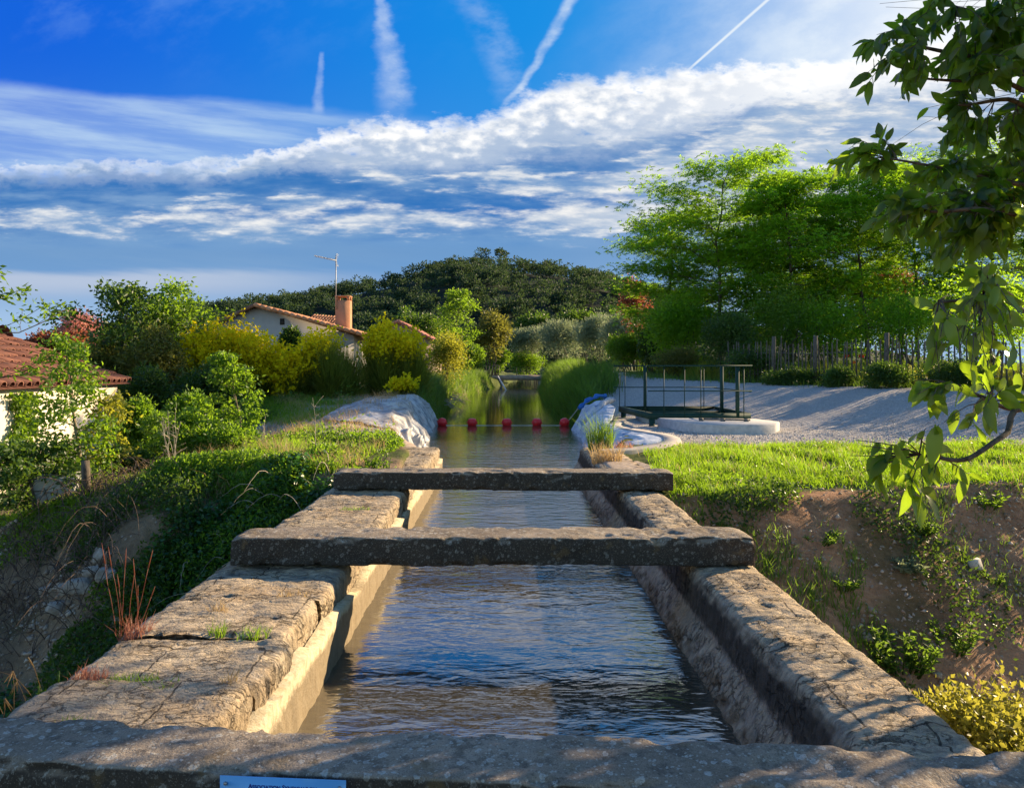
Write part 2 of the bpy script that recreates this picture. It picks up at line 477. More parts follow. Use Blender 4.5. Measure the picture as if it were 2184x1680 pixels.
# weathered limestone of the canal walls
def stone_mat(name, dark_amt=0.0):
    m, g, o = new_mat(name)
    p = X(g, pos(g)); px, py, pz = g.sep(p)
    big = g.noise(p, 1.7, 5, .6); mid = g.noise(p, 9.0, 6, .68); fine = g.noise(p, 60.0, 5, .65)
    flow = g.noise(g.vscale(p, (5.0, 26.0, 10.0)), 1.0, 6, .7, .6)
    streaks = g.noise(g.vscale(p, (22.0, 22.0, 2.0)), 1.0, 5, .65)
    pit = g.voro(g.xyz(px * 22 + mid * 4, py * 40 + mid * 4, pz * 30), 1.0, 'SMOOTH_F1')
    c = g.mix(g.sst(.32, .68, big), (.42, .31, .195), (.66, .53, .365))
    c = g.mix(g.sst(.50, .70, mid) * .55, c, (.66, .58, .46))
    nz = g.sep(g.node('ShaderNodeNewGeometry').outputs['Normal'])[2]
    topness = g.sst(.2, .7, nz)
    lich = g.sst(.47, .62, flow * .55 + mid * .25 + big * .25 - .01 + dark_amt * .12)
    c = g.mix(lich * topness * .62, c, (.085, .072, .06))
    c = g.mix(g.sst(.48, .60, g.noise(p, 2.9, 5, .65, .4)) * topness * .45, c, (.24, .21, .175))
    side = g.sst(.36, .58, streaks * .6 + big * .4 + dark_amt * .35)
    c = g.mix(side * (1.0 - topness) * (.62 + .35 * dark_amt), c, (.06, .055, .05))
    c = g.mix(g.sst(.56, .70, fine) * .35, c, (.09, .075, .06))
    c = g.mix(g.sst(.63, .72, g.noise(p, 5.5, 4, .6, 1.0)) * topness * .5, c, (.42, .41, .37))
    wv = g.xyz(px * 11 + mid * 3.0, py * 19 + mid * 3.0 + big * 2, pz * 12)
    crev = g.sst(.085, .0, g.voro(wv, 1.0, 'DISTANCE_TO_EDGE')) * g.sst(.44, .58, g.noise(p, 3.7, 4, .6))
    c = g.mix(crev * .62, c, (.05, .04, .032))
    grain = g.noise(p, 150.0, 3, .7)
    c = g.mix(g.sst(.57, .70, grain) * .32, c, (.10, .085, .07))
    c = g.mix(g.sst(.42, .32, grain) * .30, c, (.74, .66, .53))
    # joints between the flagstones
    bt = g.node('ShaderNodeTexBrick'); bt.offset = .5; bt.squash = 1.0
    g.put(bt.inputs['Vector'], g.xyz(px + (mid - .5) * .035 + (big - .5) * .10, py + (mid - .5) * .045 + (big - .5) * .26, 0.0))
    for nm, v in (('Scale', 1.0), ('Mortar Size', .0050), ('Mortar Smooth', .25), ('Brick Width', .47), ('Row Height', .43)): bt.inputs[nm].default_value = v
    crack = X(g, bt.outputs['Fac']) * g.sst(.65, .9, nz) * g.sst(.36, .50, g.noise(p, 2.4, 2))
    c = g.mix(crack * .75, c, (.022, .018, .015))
    # waterside face: black run-off stain, then crusted lime, then the wet band
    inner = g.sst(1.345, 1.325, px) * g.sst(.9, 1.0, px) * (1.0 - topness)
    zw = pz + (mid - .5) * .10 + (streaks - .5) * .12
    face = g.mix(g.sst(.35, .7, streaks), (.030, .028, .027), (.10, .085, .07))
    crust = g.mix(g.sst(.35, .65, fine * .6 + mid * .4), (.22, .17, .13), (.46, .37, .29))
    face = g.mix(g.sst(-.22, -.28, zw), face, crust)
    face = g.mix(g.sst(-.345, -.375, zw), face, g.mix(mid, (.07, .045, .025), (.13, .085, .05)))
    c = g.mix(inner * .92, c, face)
    h = mid * .75 + flow * .7 + fine * .38 + g.sst(.0, .5, pit) * .22 - crack * .7 - crev * .55
    principled(g, o, c, .92, g.bump(h, 1.0, .032), spec=.12)
    return m
# old lichened concrete of the cross beams
def beam_mat(name):
    m, g, o = new_mat(name)
    p = X(g, pos(g))
    big = g.noise(p, 2.6, 5, .62); mid = g.noise(p, 16, 6, .7); fine = g.noise(p, 85, 4, .7)
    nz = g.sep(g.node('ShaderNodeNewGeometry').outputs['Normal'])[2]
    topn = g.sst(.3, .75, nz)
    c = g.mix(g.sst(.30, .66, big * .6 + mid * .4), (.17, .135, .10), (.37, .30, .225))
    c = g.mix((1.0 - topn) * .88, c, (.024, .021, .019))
    c = g.mix(g.sst(.47, .62, mid) * .62, c, (.06, .05, .042))
    w = g.xyz(*[s + (mid - .5) * .06 for s in g.sep(p)])
    v1 = g.voro(w, 25.0); k1 = g.voro(w, 25.0, out='Color')
    k1r = g.sep(k1)[0]
    spot = g.sst(.34, .26, v1 + (fine - .5) * .30 + (mid - .5) * .35) * g.sst(.46, .56, k1r)
    ring = spot - g.sst(.22, .14, v1 + (fine - .5) * .12) * .45 * spot
    v2 = g.voro(w, 62.0); k2 = g.sep(g.voro(w, 62.0, out='Color'))[1]
    s2 = g.sst(.36, .24, v2 + (fine - .5) * .35) * g.sst(.44, .58, k2)
    c = g.mix(ring * (.30 + .50 * topn), c, (.46, .44, .39))
    c = g.mix(s2 * (.22 + .45 * topn), c, (.46, .44, .38))
    c = g.mix(g.sst(.60, .70, g.noise(p, 7.0, 3)) * .35, c, (.20, .13, .05))
    c = g.mix(g.sst(.58, .72, fine) * .5, c, (.04, .035, .03))
    gr = g.noise(p, 190, 2, .6)
    c = g.mix(g.sst(.57, .68, gr) * .5, c, (.03, .026, .022)); c = g.mix(g.sst(.40, .30, gr) * .35, c, (.50, .45, .37))
    h = mid * .6 + fine * .4 + spot * .10
    principled(g, o, c, .93, g.bump(h, .9, .014), spec=.12)
    return m
M_STONE = stone_mat('limestone'); M_STONE_DARK = stone_mat('limestone_dark', 1.0); M_BEAM = beam_mat('lichened_concrete')

def lining_mat():
    m, g, o = new_mat('concrete_lining')
    p = X(g, pos(g)); z = g.sep(p)[2]
    n = g.noise(p, 22, 5, .7); st = g.noise(g.vscale(p, (18, 18, 1.5)), 1.0, 4, .6); big = g.noise(p, 3, 3)
    c = g.mix(g.sst(.3, .7, n), (.42, .34, .21), (.58, .50, .35))
    c = g.mix(g.sst(.56, .66, st) * .45, c, (.22, .16, .09))
    c = g.mix(g.sst(.66, .72, g.noise(p, 70, 3)) * .6, c, (.12, .09, .05))
    c = g.mix(g.sst(-.20, -.25, z + (n - .5) * .08 + (big - .5) * .05) * .75, c, (.13, .095, .06))
    principled(g, o, c, .85, g.bump(n + st * .3, .8, .015), spec=.2)
    return m
M_LINING = lining_mat()

def ground_mat():
    m, g, o = new_mat('earth_and_gravel')
    p = X(g, pos(g)); gr = g.attr('gravel'); ga = g.attr('grass'); red = g.attr('red')
    n = g.noise(p, 1.3, 6, .62); f = g.noise(p, 14, 6, .7); ff = g.noise(p, 70, 3, .7)
    soil = g.mix(g.sst(.3, .7, n * .5 + f * .5), (.17, .115, .07), (.33, .24, .155))
    soil = g.mix(red, soil, g.mix(g.sst(.3, .7, f * .6 + n * .4), (.25, .13, .07), (.54, .31, .18)))
    stones = g.voro(p, 16.0); sc = g.sep(g.voro(p, 16.0, out='Color'))[0]
    soil = g.mix(g.sst(.50, .64, g.noise(p, .9, 4)) * .55, soil, g.mix(f, (.03, .042, .012), (.085, .09, .025)))
    soil = g.mix(g.sst(.30, .2, stones) * g.sst(.78, .84, sc) * .8, soil, (.42, .35, .27))
    turf = g.mix(g.sst(.35, .65, f), (.045, .065, .015), (.12, .14, .04))
    v = g.voro(p, 30.0); vc = g.sep(g.voro(p, 30.0, out='Color'))[0]; v2 = g.voro(p, 75.0)
    gravel = g.mix(vc, (.38, .35, .32), (.74, .69, .63))
    gravel = g.mix(g.sst(.28, .55, v) * .55, gravel, (.32, .285, .25))
    gravel = g.mix(g.sst(.35, .68, g.noise(g.vscale(p, (.5, 1.6, 1)), 1.0, 4)) * .45, gravel, (.44, .39, .34))
    c = g.mix(g.sst(.35, .65, ga + (f - .5) * .5), soil, turf)
    gm = g.sst(.40, .60, gr + (f - .5) * .5)
    c = g.mix(gm, c, gravel)
    h = f * .7 + ff * .3 + g.sst(.5, .0, v) * gm * .6 + g.sst(.4, .0, stones) * (1.0 - gm) * .2
    principled(g, o, c, .95, g.bump(h, .9, .05), spec=.1)
    return m
M_GROUND = ground_mat()

def water_mat():
    m, g, o = new_mat('canal_water')
    p = X(g, pos(g)); py = g.sep(p)[1]
    far = g.sst(26, 14, py)
    a = g.noise(g.vscale(p, (2.6, 5.5, 1)), 1.0, 3, .55, .5); b = g.noise(g.vscale(p, (9.0, 24.0, 1)), 1.0, 4, .6, .8)
    w = g.noise(g.vscale(p, (.7, .9, 1)), 1.0, 2, .5)
    gust = g.sst(.30, .62, w)
    mid = g.noise(g.vscale(p, (5.0, 11.0, 1)), 1.0, 2, .5, .6)
    h = a * 1.5 + mid * (.25 + .55 * gust) + b * (.10 + .20 * gust)
    amt = far * .85 + .15
    bp = g.node('ShaderNodeBump'); g.put(bp.inputs['Height'], h * amt); bp.inputs['Strength'].default_value = 1.0; bp.inputs['Distance'].default_value = .0075
    c = g.mix(g.sst(18, 30, py), (.058, .050, .034), (.022, .024, .007))
    b_ = principled(g, o, c, .035, X(g, bp.outputs[0]), spec=1.0, ior=2.15)
    return m
M_WATER = water_mat()

M_BARK = bark_mat('grey_bark', (.045, .036, .026), (.15, .12, .09)); M_BARK_PALE = bark_mat('pale_bark', (.14, .11, .07), (.30, .25, .17))
M_TWIG = bark_mat('dry_twig', (.30, .25, .19), (.50, .44, .35)); M_TWIG_DARK = bark_mat('dead_bramble', (.07, .05, .04), (.18, .13, .10))
M_LOCUST = leaf_mat('locust_leaf', (.020, .060, .007), (.075, .15, .016), (.52, .88, .028), .58)
M_NEAR = leaf_mat('near_leaf', (.009, .034, .007), (.030, .078, .013), (.52, .80, .03), .50, .32, .5, 3)
M_GREEN = leaf_mat('fresh_green_leaf', (.035, .08, .012), (.10, .18, .022), (.39, .64, .03), .48)
M_DARKG = leaf_mat('dark_green_leaf', (.014, .040, .009), (.060, .11, .022), (.22, .38, .03), .38, .4)
M_OLIVEG = leaf_mat('olive_green_leaf', (.050, .062, .014), (.14, .14, .03), (.44, .44, .06), .40)
M_SILVER = leaf_mat('silvery_leaf', (.11, .145, .085), (.27, .32, .20), (.42, .50, .24), .38, .5)
M_YELLOWG = leaf_mat('yellow_green_leaf', (.10, .13, .015), (.24, .25, .03), (.62, .62, .05), .5)
M_IVY = leaf_mat('ivy_leaf', (.012, .050, .014), (.055, .14, .03), (.14, .38, .04), .35, .35, .5, 2.0)
M_PHOT = leaf_mat('photinia_leaf', (.09, .10, .014), (.32, .29, .06), (.60, .57, .07), .45, patch=5)
M_RED = leaf_mat('red_brown_leaf', (.10, .035, .022), (.24, .09, .05), (.55, .18, .08), .45)
M_PINK = leaf_mat('pink_plume', (.38, .15, .12), (.60, .28, .22), (.80, .38, .30), .45)
M_PINE = leaf_mat('hill_pine', (.009, .028, .023), (.036, .072, .038), (.11, .18, .045), .28, .6, .15, .03)
M_BROOM = leaf_mat('broom_twig', (.045, .065, .010), (.14, .17, .022), (.50, .55, .05), .46)
M_FLOWER = leaf_mat('broom_flower', (.80, .60, .006), (.95, .82, .015), (1.0, .86, .015), .55, .6, .1)
M_POPPY = leaf_mat('poppy_petal', (.6, .04, .012), (.8, .08, .02), (.9, .09, .02), .5)
M_GRASS = leaf_mat('grass_blade', (.06, .11, .012), (.17, .24, .028), (.44, .72, .025), .52, .5, .3, .9)
M_DRYG = leaf_mat('dry_grass', (.30, .20, .09), (.52, .38, .19), (.75, .52, .22), .45)
M_REDG = leaf_mat('reddish_grass', (.26, .09, .06), (.42, .19, .11), (.65, .28, .17), .45)
M_REED = leaf_mat('reed_blade', (.03, .075, .012), (.10, .17, .025), (.34, .55, .05), .45, .5, .3, .8)

# ------------------------------------------------------------------ the ground
WATER_Z = -0.45
_cy = [-60, 9.3, 9.9, 14.5, 17, 24, 40, 51, 76, 140]
_cl = [-1.5, -1.5, -1.24, -1.50, -1.75, -2.1, -2.3, -1.7, .1, 5.0]
_cr = [1.5, 1.5, 1.5, 1.60, 1.85, 2.05, 1.9, 2.3, 3.5, 8.5]
def canal_l(y): return np.interp(y, _cy, _cl)
def canal_r(y): return np.interp(y, _cy, _cr)
FENCE = np.array([(6.4, 28.8), (7.8, 26.0), (11.1, 21.0), (16.5, 14.8)])
def beyond_fence(x, y):
    """metres past the paling fence line (positive on the far side)"""
    fx = np.interp(y, FENCE[::-1, 1], FENCE[::-1, 0])
    return (x - fx) * .8
def crest_r(x): return np.clip(8.7 + .20 * (x - 1.8), 8.6, 10.6)
def crest_l(x): return 9.7 + .05 * (-x - 2)
def terrain(x, y, rough=True):
    x = np.asarray(x, float); y = np.asarray(y, float)
    P = np.stack([x, y, np.zeros_like(x)], -1)
    nz = fbm(P * .8, 3, 5) - .5
    zr = .82 * sst(-6.2, -.6, beyond_fence(x, y)) * sst(2.0, 4.6, x) * sst(11, 15, y) + .30 * sst(20, 42, y) * sst(2.2, 4.5, x)
    zr = zr - .8 * np.maximum(0, crest_r(x) + nz * .9 - y) ** 1.0
    zl = .05 + .34 * sst(18, 27, y) - 1.3 * sst(-3.4, -9, x) * sst(24, 17.5, y)
    zl = zl + .30 * np.exp(-((x + 3.4) / 1.1) ** 2 - ((y - 21) / 2.6) ** 2)
    zl = zl - .80 * np.maximum(0, crest_l(x) + nz * 1.2 - y)
    s = sst(-.6, .6, x)
    z = zr * s + zl * (1 - s)
    z = np.maximum(z, -3.1 + nz * .5)
    amp = .10 + .22 * sst(9.8, 8.6, y) * sst(-40, 2, y)
    if rough: z = z + nz * amp * sst(900, 60, y) + (fbm(P * 4.0, 9, 3) - .5) * .05
    # the channel
    bw = np.interp(y, [12.5, 14.8], [.16, .75])
    inside = np.minimum(x - canal_l(y), canal_r(y) - x)
    ch = sst(-bw, .15, inside) * sst(-80, -79, y) * sst(140, 130, y)
    z = z * (1 - ch) + (-1.25) * ch
    return z
def ground_z(x, y): return float(terrain(np.array([x]), np.array([y]))[0])
def ground_pts(x, y): return np.stack([x, y, terrain(x, y)], -1)

def make_ground():
    def axis(fine0, fine1, step, far0, far1):
        a = list(np.arange(fine0, fine1, step))
        s, v = step, fine1
        while v < far1: a.append(v); s *= 1.22; v += s
        s, v = step, fine0 - step; b = []
        while v > far0: b.append(v); s *= 1.22; v -= s
        return np.array(b[::-1] + a)
    xs = axis(-7.0, 8.5, .05, -2500, 2500); ys = axis(5.0, 16, .05, -200, 4500)
    Xg, Yg = np.meshgrid(xs, ys, indexing='ij')
    Z = terrain(Xg, Yg)
    x, y = Xg.ravel(), Yg.ravel()
    n = fbm(np.stack([x, y, 0 * x], -1) * .9, 21, 4) - .5
    bf = beyond_fence(x, y)
    path = sst(13.2, 14.1, y + n * 1.2 - .02 * (x - 4)) * sst(2.3, 2.9, x + n * .4) * sst(-.2, -.7, bf + n * .5)
    path = path * np.where(y > 28, sst(7.4, 6.6, x + n) * sst(3.3, 3.9, x + n * .6), 1) * sst(120, 90, y)
    sand = sst(-1.5, -2.0, x) * sst(-8.0, -6.2, x + n * 2) * sst(13.2, 14.4, y + n * 2) * sst(31, 27, y + n * 3)
    gravel = np.maximum(path, sand * .60)
    red = sst(1.2, 1.9, x) * sst(11, 9.2, y)
    grass = np.where(x > 0, sst(crest_r(x) - .5, crest_r(x) + .3, y + n) * .75 + .24 * sst(.05, .25, n), .5 + n * 1.2)
    grass = np.where((x < 0) & (y < 10.2), .30 + n * .9 , grass)
    far = sst(40, 90, np.hypot(x, y))
    grass = np.clip(grass * (1 - far) + far, 0, 1) * (1 - gravel * .5)
    mb = MB().add(np.stack([x, y, Z.ravel()], -1), grid_faces(len(xs), len(ys))[:, ::-1])
    o = mb.build('ground', M_GROUND, smooth=True, attrs={'gravel': gravel, 'grass': grass, 'red': red})
    tag(o, kind='structure')
make_ground()

def make_water():
    ys = np.concatenate([np.arange(-8, 30, .25), np.arange(30, 141, 1.5)])
    t = np.linspace(0, 1, 9)
    l, r = canal_l(ys) - .05, canal_r(ys) + .05
    n = ys < 13.4
    l[n], r[n] = -1.2, 1.32
    Xg = l[:, None] + (r - l)[:, None] * t[None]
    V = np.stack([Xg, np.repeat(ys[:, None], 9, 1), np.full_like(Xg, WATER_Z)], -1).reshape(-1, 3)
    o = MB().add(V, grid_faces(len(ys), 9)[:, ::-1]).build('water', M_WATER, smooth=True)
    tag(o, kind='structure')
make_water()

# ------------------------------------------------------------------ the hill with its pine wood
_hu = np.array([60, 250, 400, 500, 600, 700, 800, 880, 960, 1050, 1150, 1250, 1320, 1420, 1560, 1800]) 
_hv = np.array([776, 738, 702, 680, 660, 644, 630, 616, 598, 580, 592, 612, 632, 656, 705, 770])
def hill_top(x):                       # crest height (m) at the crest distance of 360 m
    return CAMZ + (780 - np.interp(x / 360 * F + 1075, _hu, _hv)) / F * 360
def hill_z(x, y):
    k = sst(150, 360, y) * sst(600, 380, y)
    nz = fbm(np.stack([x, y, 0 * x], -1) * .02, 5, 4) - .5
    return -1.5 + (hill_top(x) + 1.5) * k + nz * 8 * k
def make_hill():
    xs = np.arange(-260, 200, 5.0); ys = np.arange(140, 620, 6.0)
    Xg, Yg = np.meshgrid(xs, ys, indexing='ij')
    x, y = Xg.ravel(), Yg.ravel()
    m = plain_mat('hill_scrub', (.010, .018, .012), (.028, .038, .022), .15, .95, .5, 1.0, .1)
    o = MB().add(np.stack([x, y, hill_z(x, y)], -1), grid_faces(len(xs), len(ys))[:, ::-1]).build('hill', m, smooth=True)
    tag(o, kind='structure')
make_hill()
def pine_crown(mb, c, h, w, n, leaf):
    """umbrella-like crown of needle clumps built of several lobes"""
    k = rng.integers(4, 8)
    lob = np.stack([rng.normal(0, .30, k) * w, rng.normal(0, .30, k) * w, h * rng.uniform(.42, .92, k)], -1)
    sz = rng.uniform(.25, .42, k) * w
    i = rng.integers(0, k, n)
    d = unit(rng.normal(size=(n, 3))); rr = rng.random(n) ** .4
    P = lob[i] + d * (sz[i] * rr)[:, None] * np.array([1, 1, .62]) + c
    leaves(mb, P, d + np.array([0, 0, .5]) + rng.normal(0, .5, (n, 3)), leaf * rng.uniform(.6, 1.3, n), leaf * .7, rnd=np.clip(.25 + .5 * rng.random(k)[i] + .25 * rng.random(n), 0, 1))
def make_wood():
    mb = MB()
    for _ in range(1250):
        y = rng.uniform(165, 372); x = rng.uniform(-175, 75) * y / 300
        h = rng.uniform(4.5, 7.5) * np.interp(y, [165, 300], [.8, 1])
        c = np.array([x, y, float(hill_z(np.array([x]), np.array([y]))[0]) - .8])
        pine_crown(mb, c, h, h * rng.uniform(.7, 1.0), 190, .80)
    o = mb.build('pine_wood', M_PINE)
    tag(o, 'dark pine wood covering the whole hillside in the distance', 'wood', kind='stuff')
    protos = []
    for k in range(4):
        root = empty('pine_tree', (0, 0, -200))
        f = MB(); pine_crown(f, np.array([0, 0, -200.0]), 11, 6.0, 420, .8); f.build('crown', M_PINE, root)
        t = MB(); tube(t, [(0, 0, -201.5), (.2, 0, -195), (0, .1, -191)], [.25, .2, .08], 6); t.build('trunk', M_BARK, root)
        protos.append(root)
    spots = [(688, 1.0), (505, .8), (478, .7), (838, .85), (870, .9), (905, .9), (935, 1.0), (965, 1.05), (990, .9), (1018, 1.15), (1042, 1.45), (1078, 1.45), (1105, .9), (1130, .9), (1160, .95), (1190, .8), (1225, .8), (1262, .8), (1290, .75), (780, .8), (600, .7), (740, .8)]
    for i, (px, s) in enumerate(spots):
        r = protos[i] if i < 4 else copy_tree(protos[i % 4])
        x = (px - 1075) / F * 356; y = 356 + (i % 3) * 2.0
        r.location = (x, y, float(hill_z(np.array([x]), np.array([y]))[0]) - .5)
        s = s * .78; r.scale = (s, s, s); r.rotation_euler = (0, 0, i * 1.7)
        lab = {1042: 'taller left pine of the two tallest on the hill summit', 1078: 'pointed right pine of the two tallest on the hill summit',
               688: 'lone round pine standing out on the left hill slope beside the antenna'}.get(px, 'dark pine standing on the hill crest against the sky')
        tag(r, lab, 'pine tree', 'pines along the crest of the hill')
make_wood()

# ------------------------------------------------------------------ canal walls, lining, beams
def wall_sweep(profile, y0, y1, step, amp, seed, joints=(), joint_depth=.02, joint_w=.02, chip=0.0, shift=None):
    """sweeps a closed-open profile [(x, z)...] along y and roughens it"""
    ys = np.arange(y0, y1 + 1e-6, step)
    pr = np.asarray(profile, float)
    seg = np.concatenate([[0], np.cumsum(np.linalg.norm(np.diff(pr, axis=0), axis=1))])
    t = np.concatenate([np.linspace(0, seg[-1], int(seg[-1] / step / 1.1))])
    px, pz = np.interp(t, seg, pr[:, 0]), np.interp(t, seg, pr[:, 1])
    tx, tz = np.gradient(px), np.gradient(pz); L = np.hypot(tx, tz)
    nx, nz_ = tz / L, -tx / L
    for _ in range(3):
        nx = np.convolve(np.pad(nx, 1, 'edge'), [.25, .5, .25], 'valid'); nz_ = np.convolve(np.pad(nz_, 1, 'edge'), [.25, .5, .25], 'valid')
    V = np.stack([np.repeat(px[None], len(ys), 0), np.repeat(ys[:, None], len(px), 1), np.repeat(pz[None], len(ys), 0)], -1)
    P = V.copy()
    n = (fbm(P * np.array([7, 7, 7]), seed, 5, .6) - .5) * amp * .30
    n += (fbm(P * np.array([11, 30, 18]), seed + 5, 4, .65) - .5) * amp * .62
    n += (np.abs(fbm(P * np.array([5, 16, 9]), seed + 15, 3, .6) - .5) * -2 + .3) * amp * .30
    n += (fbm(P * 1.3, seed + 9, 2) - .5) * amp * .45
    if chip:
        c = fbm(P * 3.2, seed + 31, 3); n -= chip * sst(.56, .72, c)
    wob = (fbm(P * np.array([7, 3, 7]), seed + 77, 3) - .5) * .10
    for j, (jy, x0, x1) in enumerate(joints):
        dd = np.abs(V[..., 1] + wob - jy)
        n -= joint_depth * np.exp(-(dd / joint_w) ** 2) * ((V[..., 0] > x0) & (V[..., 0] < x1))
    V[..., 0] += nx[None] * n; V[..., 2] += nz_[None] * n
    if shift is not None: V = shift(V)
    return V.reshape(-1, 3), grid_faces(len(ys), len(px)), len(ys), len(px)
def cap_ends(V, nu, nv):
    a = np.arange(nv); b = (nu - 1) * nv + np.arange(nv)
    return [a[::-1].reshape(1, -1), b.reshape(1, -1)]

def make_walls():
    # left wall: broad worn blocks, each ending in a stepped, broken inner edge
    L = empty('canal_wall', (-1.55, 6, -3.5), 'broad left stone wall of the canal with worn blocks and grass in its joints', 'canal wall', 'stone walls of the raised canal')
    mb = MB()
    prof = [(-2.03, -3.6), (-2.02, -.05), (-1.98, -.01), (-1.9, 0), (-1.2, 0), (-1.125, -.015), (-1.10, -.06), (-1.105, -.30), (-1.12, -1.2)]
    cuts = [.6, 1.9, 2.95, 3.44, 4.02, 4.72, 5.6, 6.55, 7.5, 8.5, 9.6, 10.9, 12.2, 13.4]
    blocks = list(zip(cuts[:-1], cuts[1:]))
    for k, (a, b) in enumerate(blocks):
        off = (0, .012, -.014, .02, -.02, .004, -.01, .012, 0, .01, 0, 0, 0)[k]; dz = (0, -.012, .012, -.005, .006, -.01, 0, .008, 0, 0, 0, 0, 0)[k]
        p = [(x + (off if x > -1.3 else 0), z + dz) for x, z in prof]
        V, Fq, nu, nv = wall_sweep(p, a, b - .004, .021, .050, 11 + k, chip=.010)
        e0 = np.minimum(V[:, 1] - a, b - .004 - V[:, 1])           # round the block's ends
        top = V[:, 2] > -.25
        V[:, 2] -= np.where(top, .016 * np.exp(-(e0 / .022) ** 2), 0)
        V[:, 0] -= np.where((V[:, 0] > -1.35), .018 * np.exp(-(e0 / .025) ** 2), 0)
        mb.add(V, [Fq[:, ::-1]] + cap_ends(V, nu, nv))
    o = mb.build('masonry', M_STONE, L, smooth=True)
    # pale lining with a ragged top, running just above the water
    ln = MB()
    ys = np.arange(.6, 13.2, .03); zs = np.linspace(0, 1, 12)
    top = -.19 + (fbm(np.stack([ys * 1.1, 0 * ys, 0 * ys], -1), 41, 4) - .5) * .26 + .02 * np.sign(fbm(np.stack([ys * 2.3, 0 * ys, 0 * ys], -1), 43, 1) - .5)
    Zg = -.95 + (top + .95)[:, None] * zs[None]
    Xg = np.full_like(Zg, -1.045) + (fbm(np.stack([Zg * 9, np.repeat(ys[:, None], 12, 1) * 9, Zg * 0], -1), 47, 3) - .5) * .03
    front = np.stack([Xg, np.repeat(ys[:, None], 12, 1), Zg], -1)
    lip = front[:, -1:].copy(); lip[..., 0] = -1.118; lip[..., 2] += .01
    V = np.concatenate([front, lip], 1).reshape(-1, 3)
    ln.add(V, grid_faces(len(ys), 13))
    ln.build('lining', M_LINING, L, smooth=True)
    # right wall: narrower, cracked top, dark stained inner face
    R = empty('canal_wall', (1.55, 6, -3.5), 'narrower right stone wall of the canal with a cracked top and dark inner face', 'canal wall', 'stone walls of the raised canal')
    mb = MB()
    prof = [(1.80, -3.6), (1.79, -.06), (1.75, -.01), (1.68, 0), (1.42, 0), (1.33, -.02), (1.295, -.09), (1.272, -.26), (1.215, -.34), (1.15, -.46), (1.12, -1.0)]
    js = [(2.35, 0, 2), (2.9, 0, 2), (3.25, 1.5, 2), (3.62, 0, 2), (3.95, 0, 1.6), (4.3, 0, 2), (4.85, 1.5, 2), (5.9, 0, 2), (6.4, 0, 2), (7.2, 0, 2), (7.9, 0, 2), (9.5, 0, 2)]
    V, Fq, nu, nv = wall_sweep(prof, .6, 13.3, .020, .050, 61, js, .012, .013, .008)
    cr = np.abs(V[:, 0] - 1.58 - .06 * np.sin(V[:, 1] * 2.1) - (fbm(np.stack([V[:, 1] * 4, 0 * V[:, 1], 0 * V[:, 1]], -1), 5, 2) - .5) * .1)
    gate = fbm(np.stack([V[:, 1] * 1.2, 0 * V[:, 1], 0 * V[:, 1]], -1), 19, 1) > .46
    V[:, 2] -= np.where((V[:, 2] > -.08) & gate, .010 * np.exp(-(cr / .014) ** 2), 0)
    mb.add(V, [Fq] + cap_ends(V, nu, nv))
    mb.build('masonry', M_STONE, R, smooth=True)
    # the mortared end of the right wall beyond the last beam
    o = MB(); prof = [(2.42, -1.2), (2.40, -.02), (2.36, .012), (1.44, .016), (1.40, -.02), (1.40, -1.0)]
    V, Fq, nu, nv = wall_sweep(prof, 9.35, 12.3, .05, .03, 88)
    V[:, 0] -= np.where(V[:, 0] > 1.9, (V[:, 1] - 9.35) * .20, 0)
    o.add(V, [Fq] + cap_ends(V, nu, nv))
    b = o.build('wall_apron', plain_mat('pinkish_mortar', (.30, .23, .17), (.46, .37, .29), 14, .95, .6, .02, .1), smooth=True, origin=(1.9, 11, -.5))
    tag(b, 'flat pinkish mortared slab ending the right canal wall behind the farthest beam', 'stone slab')
make_walls()

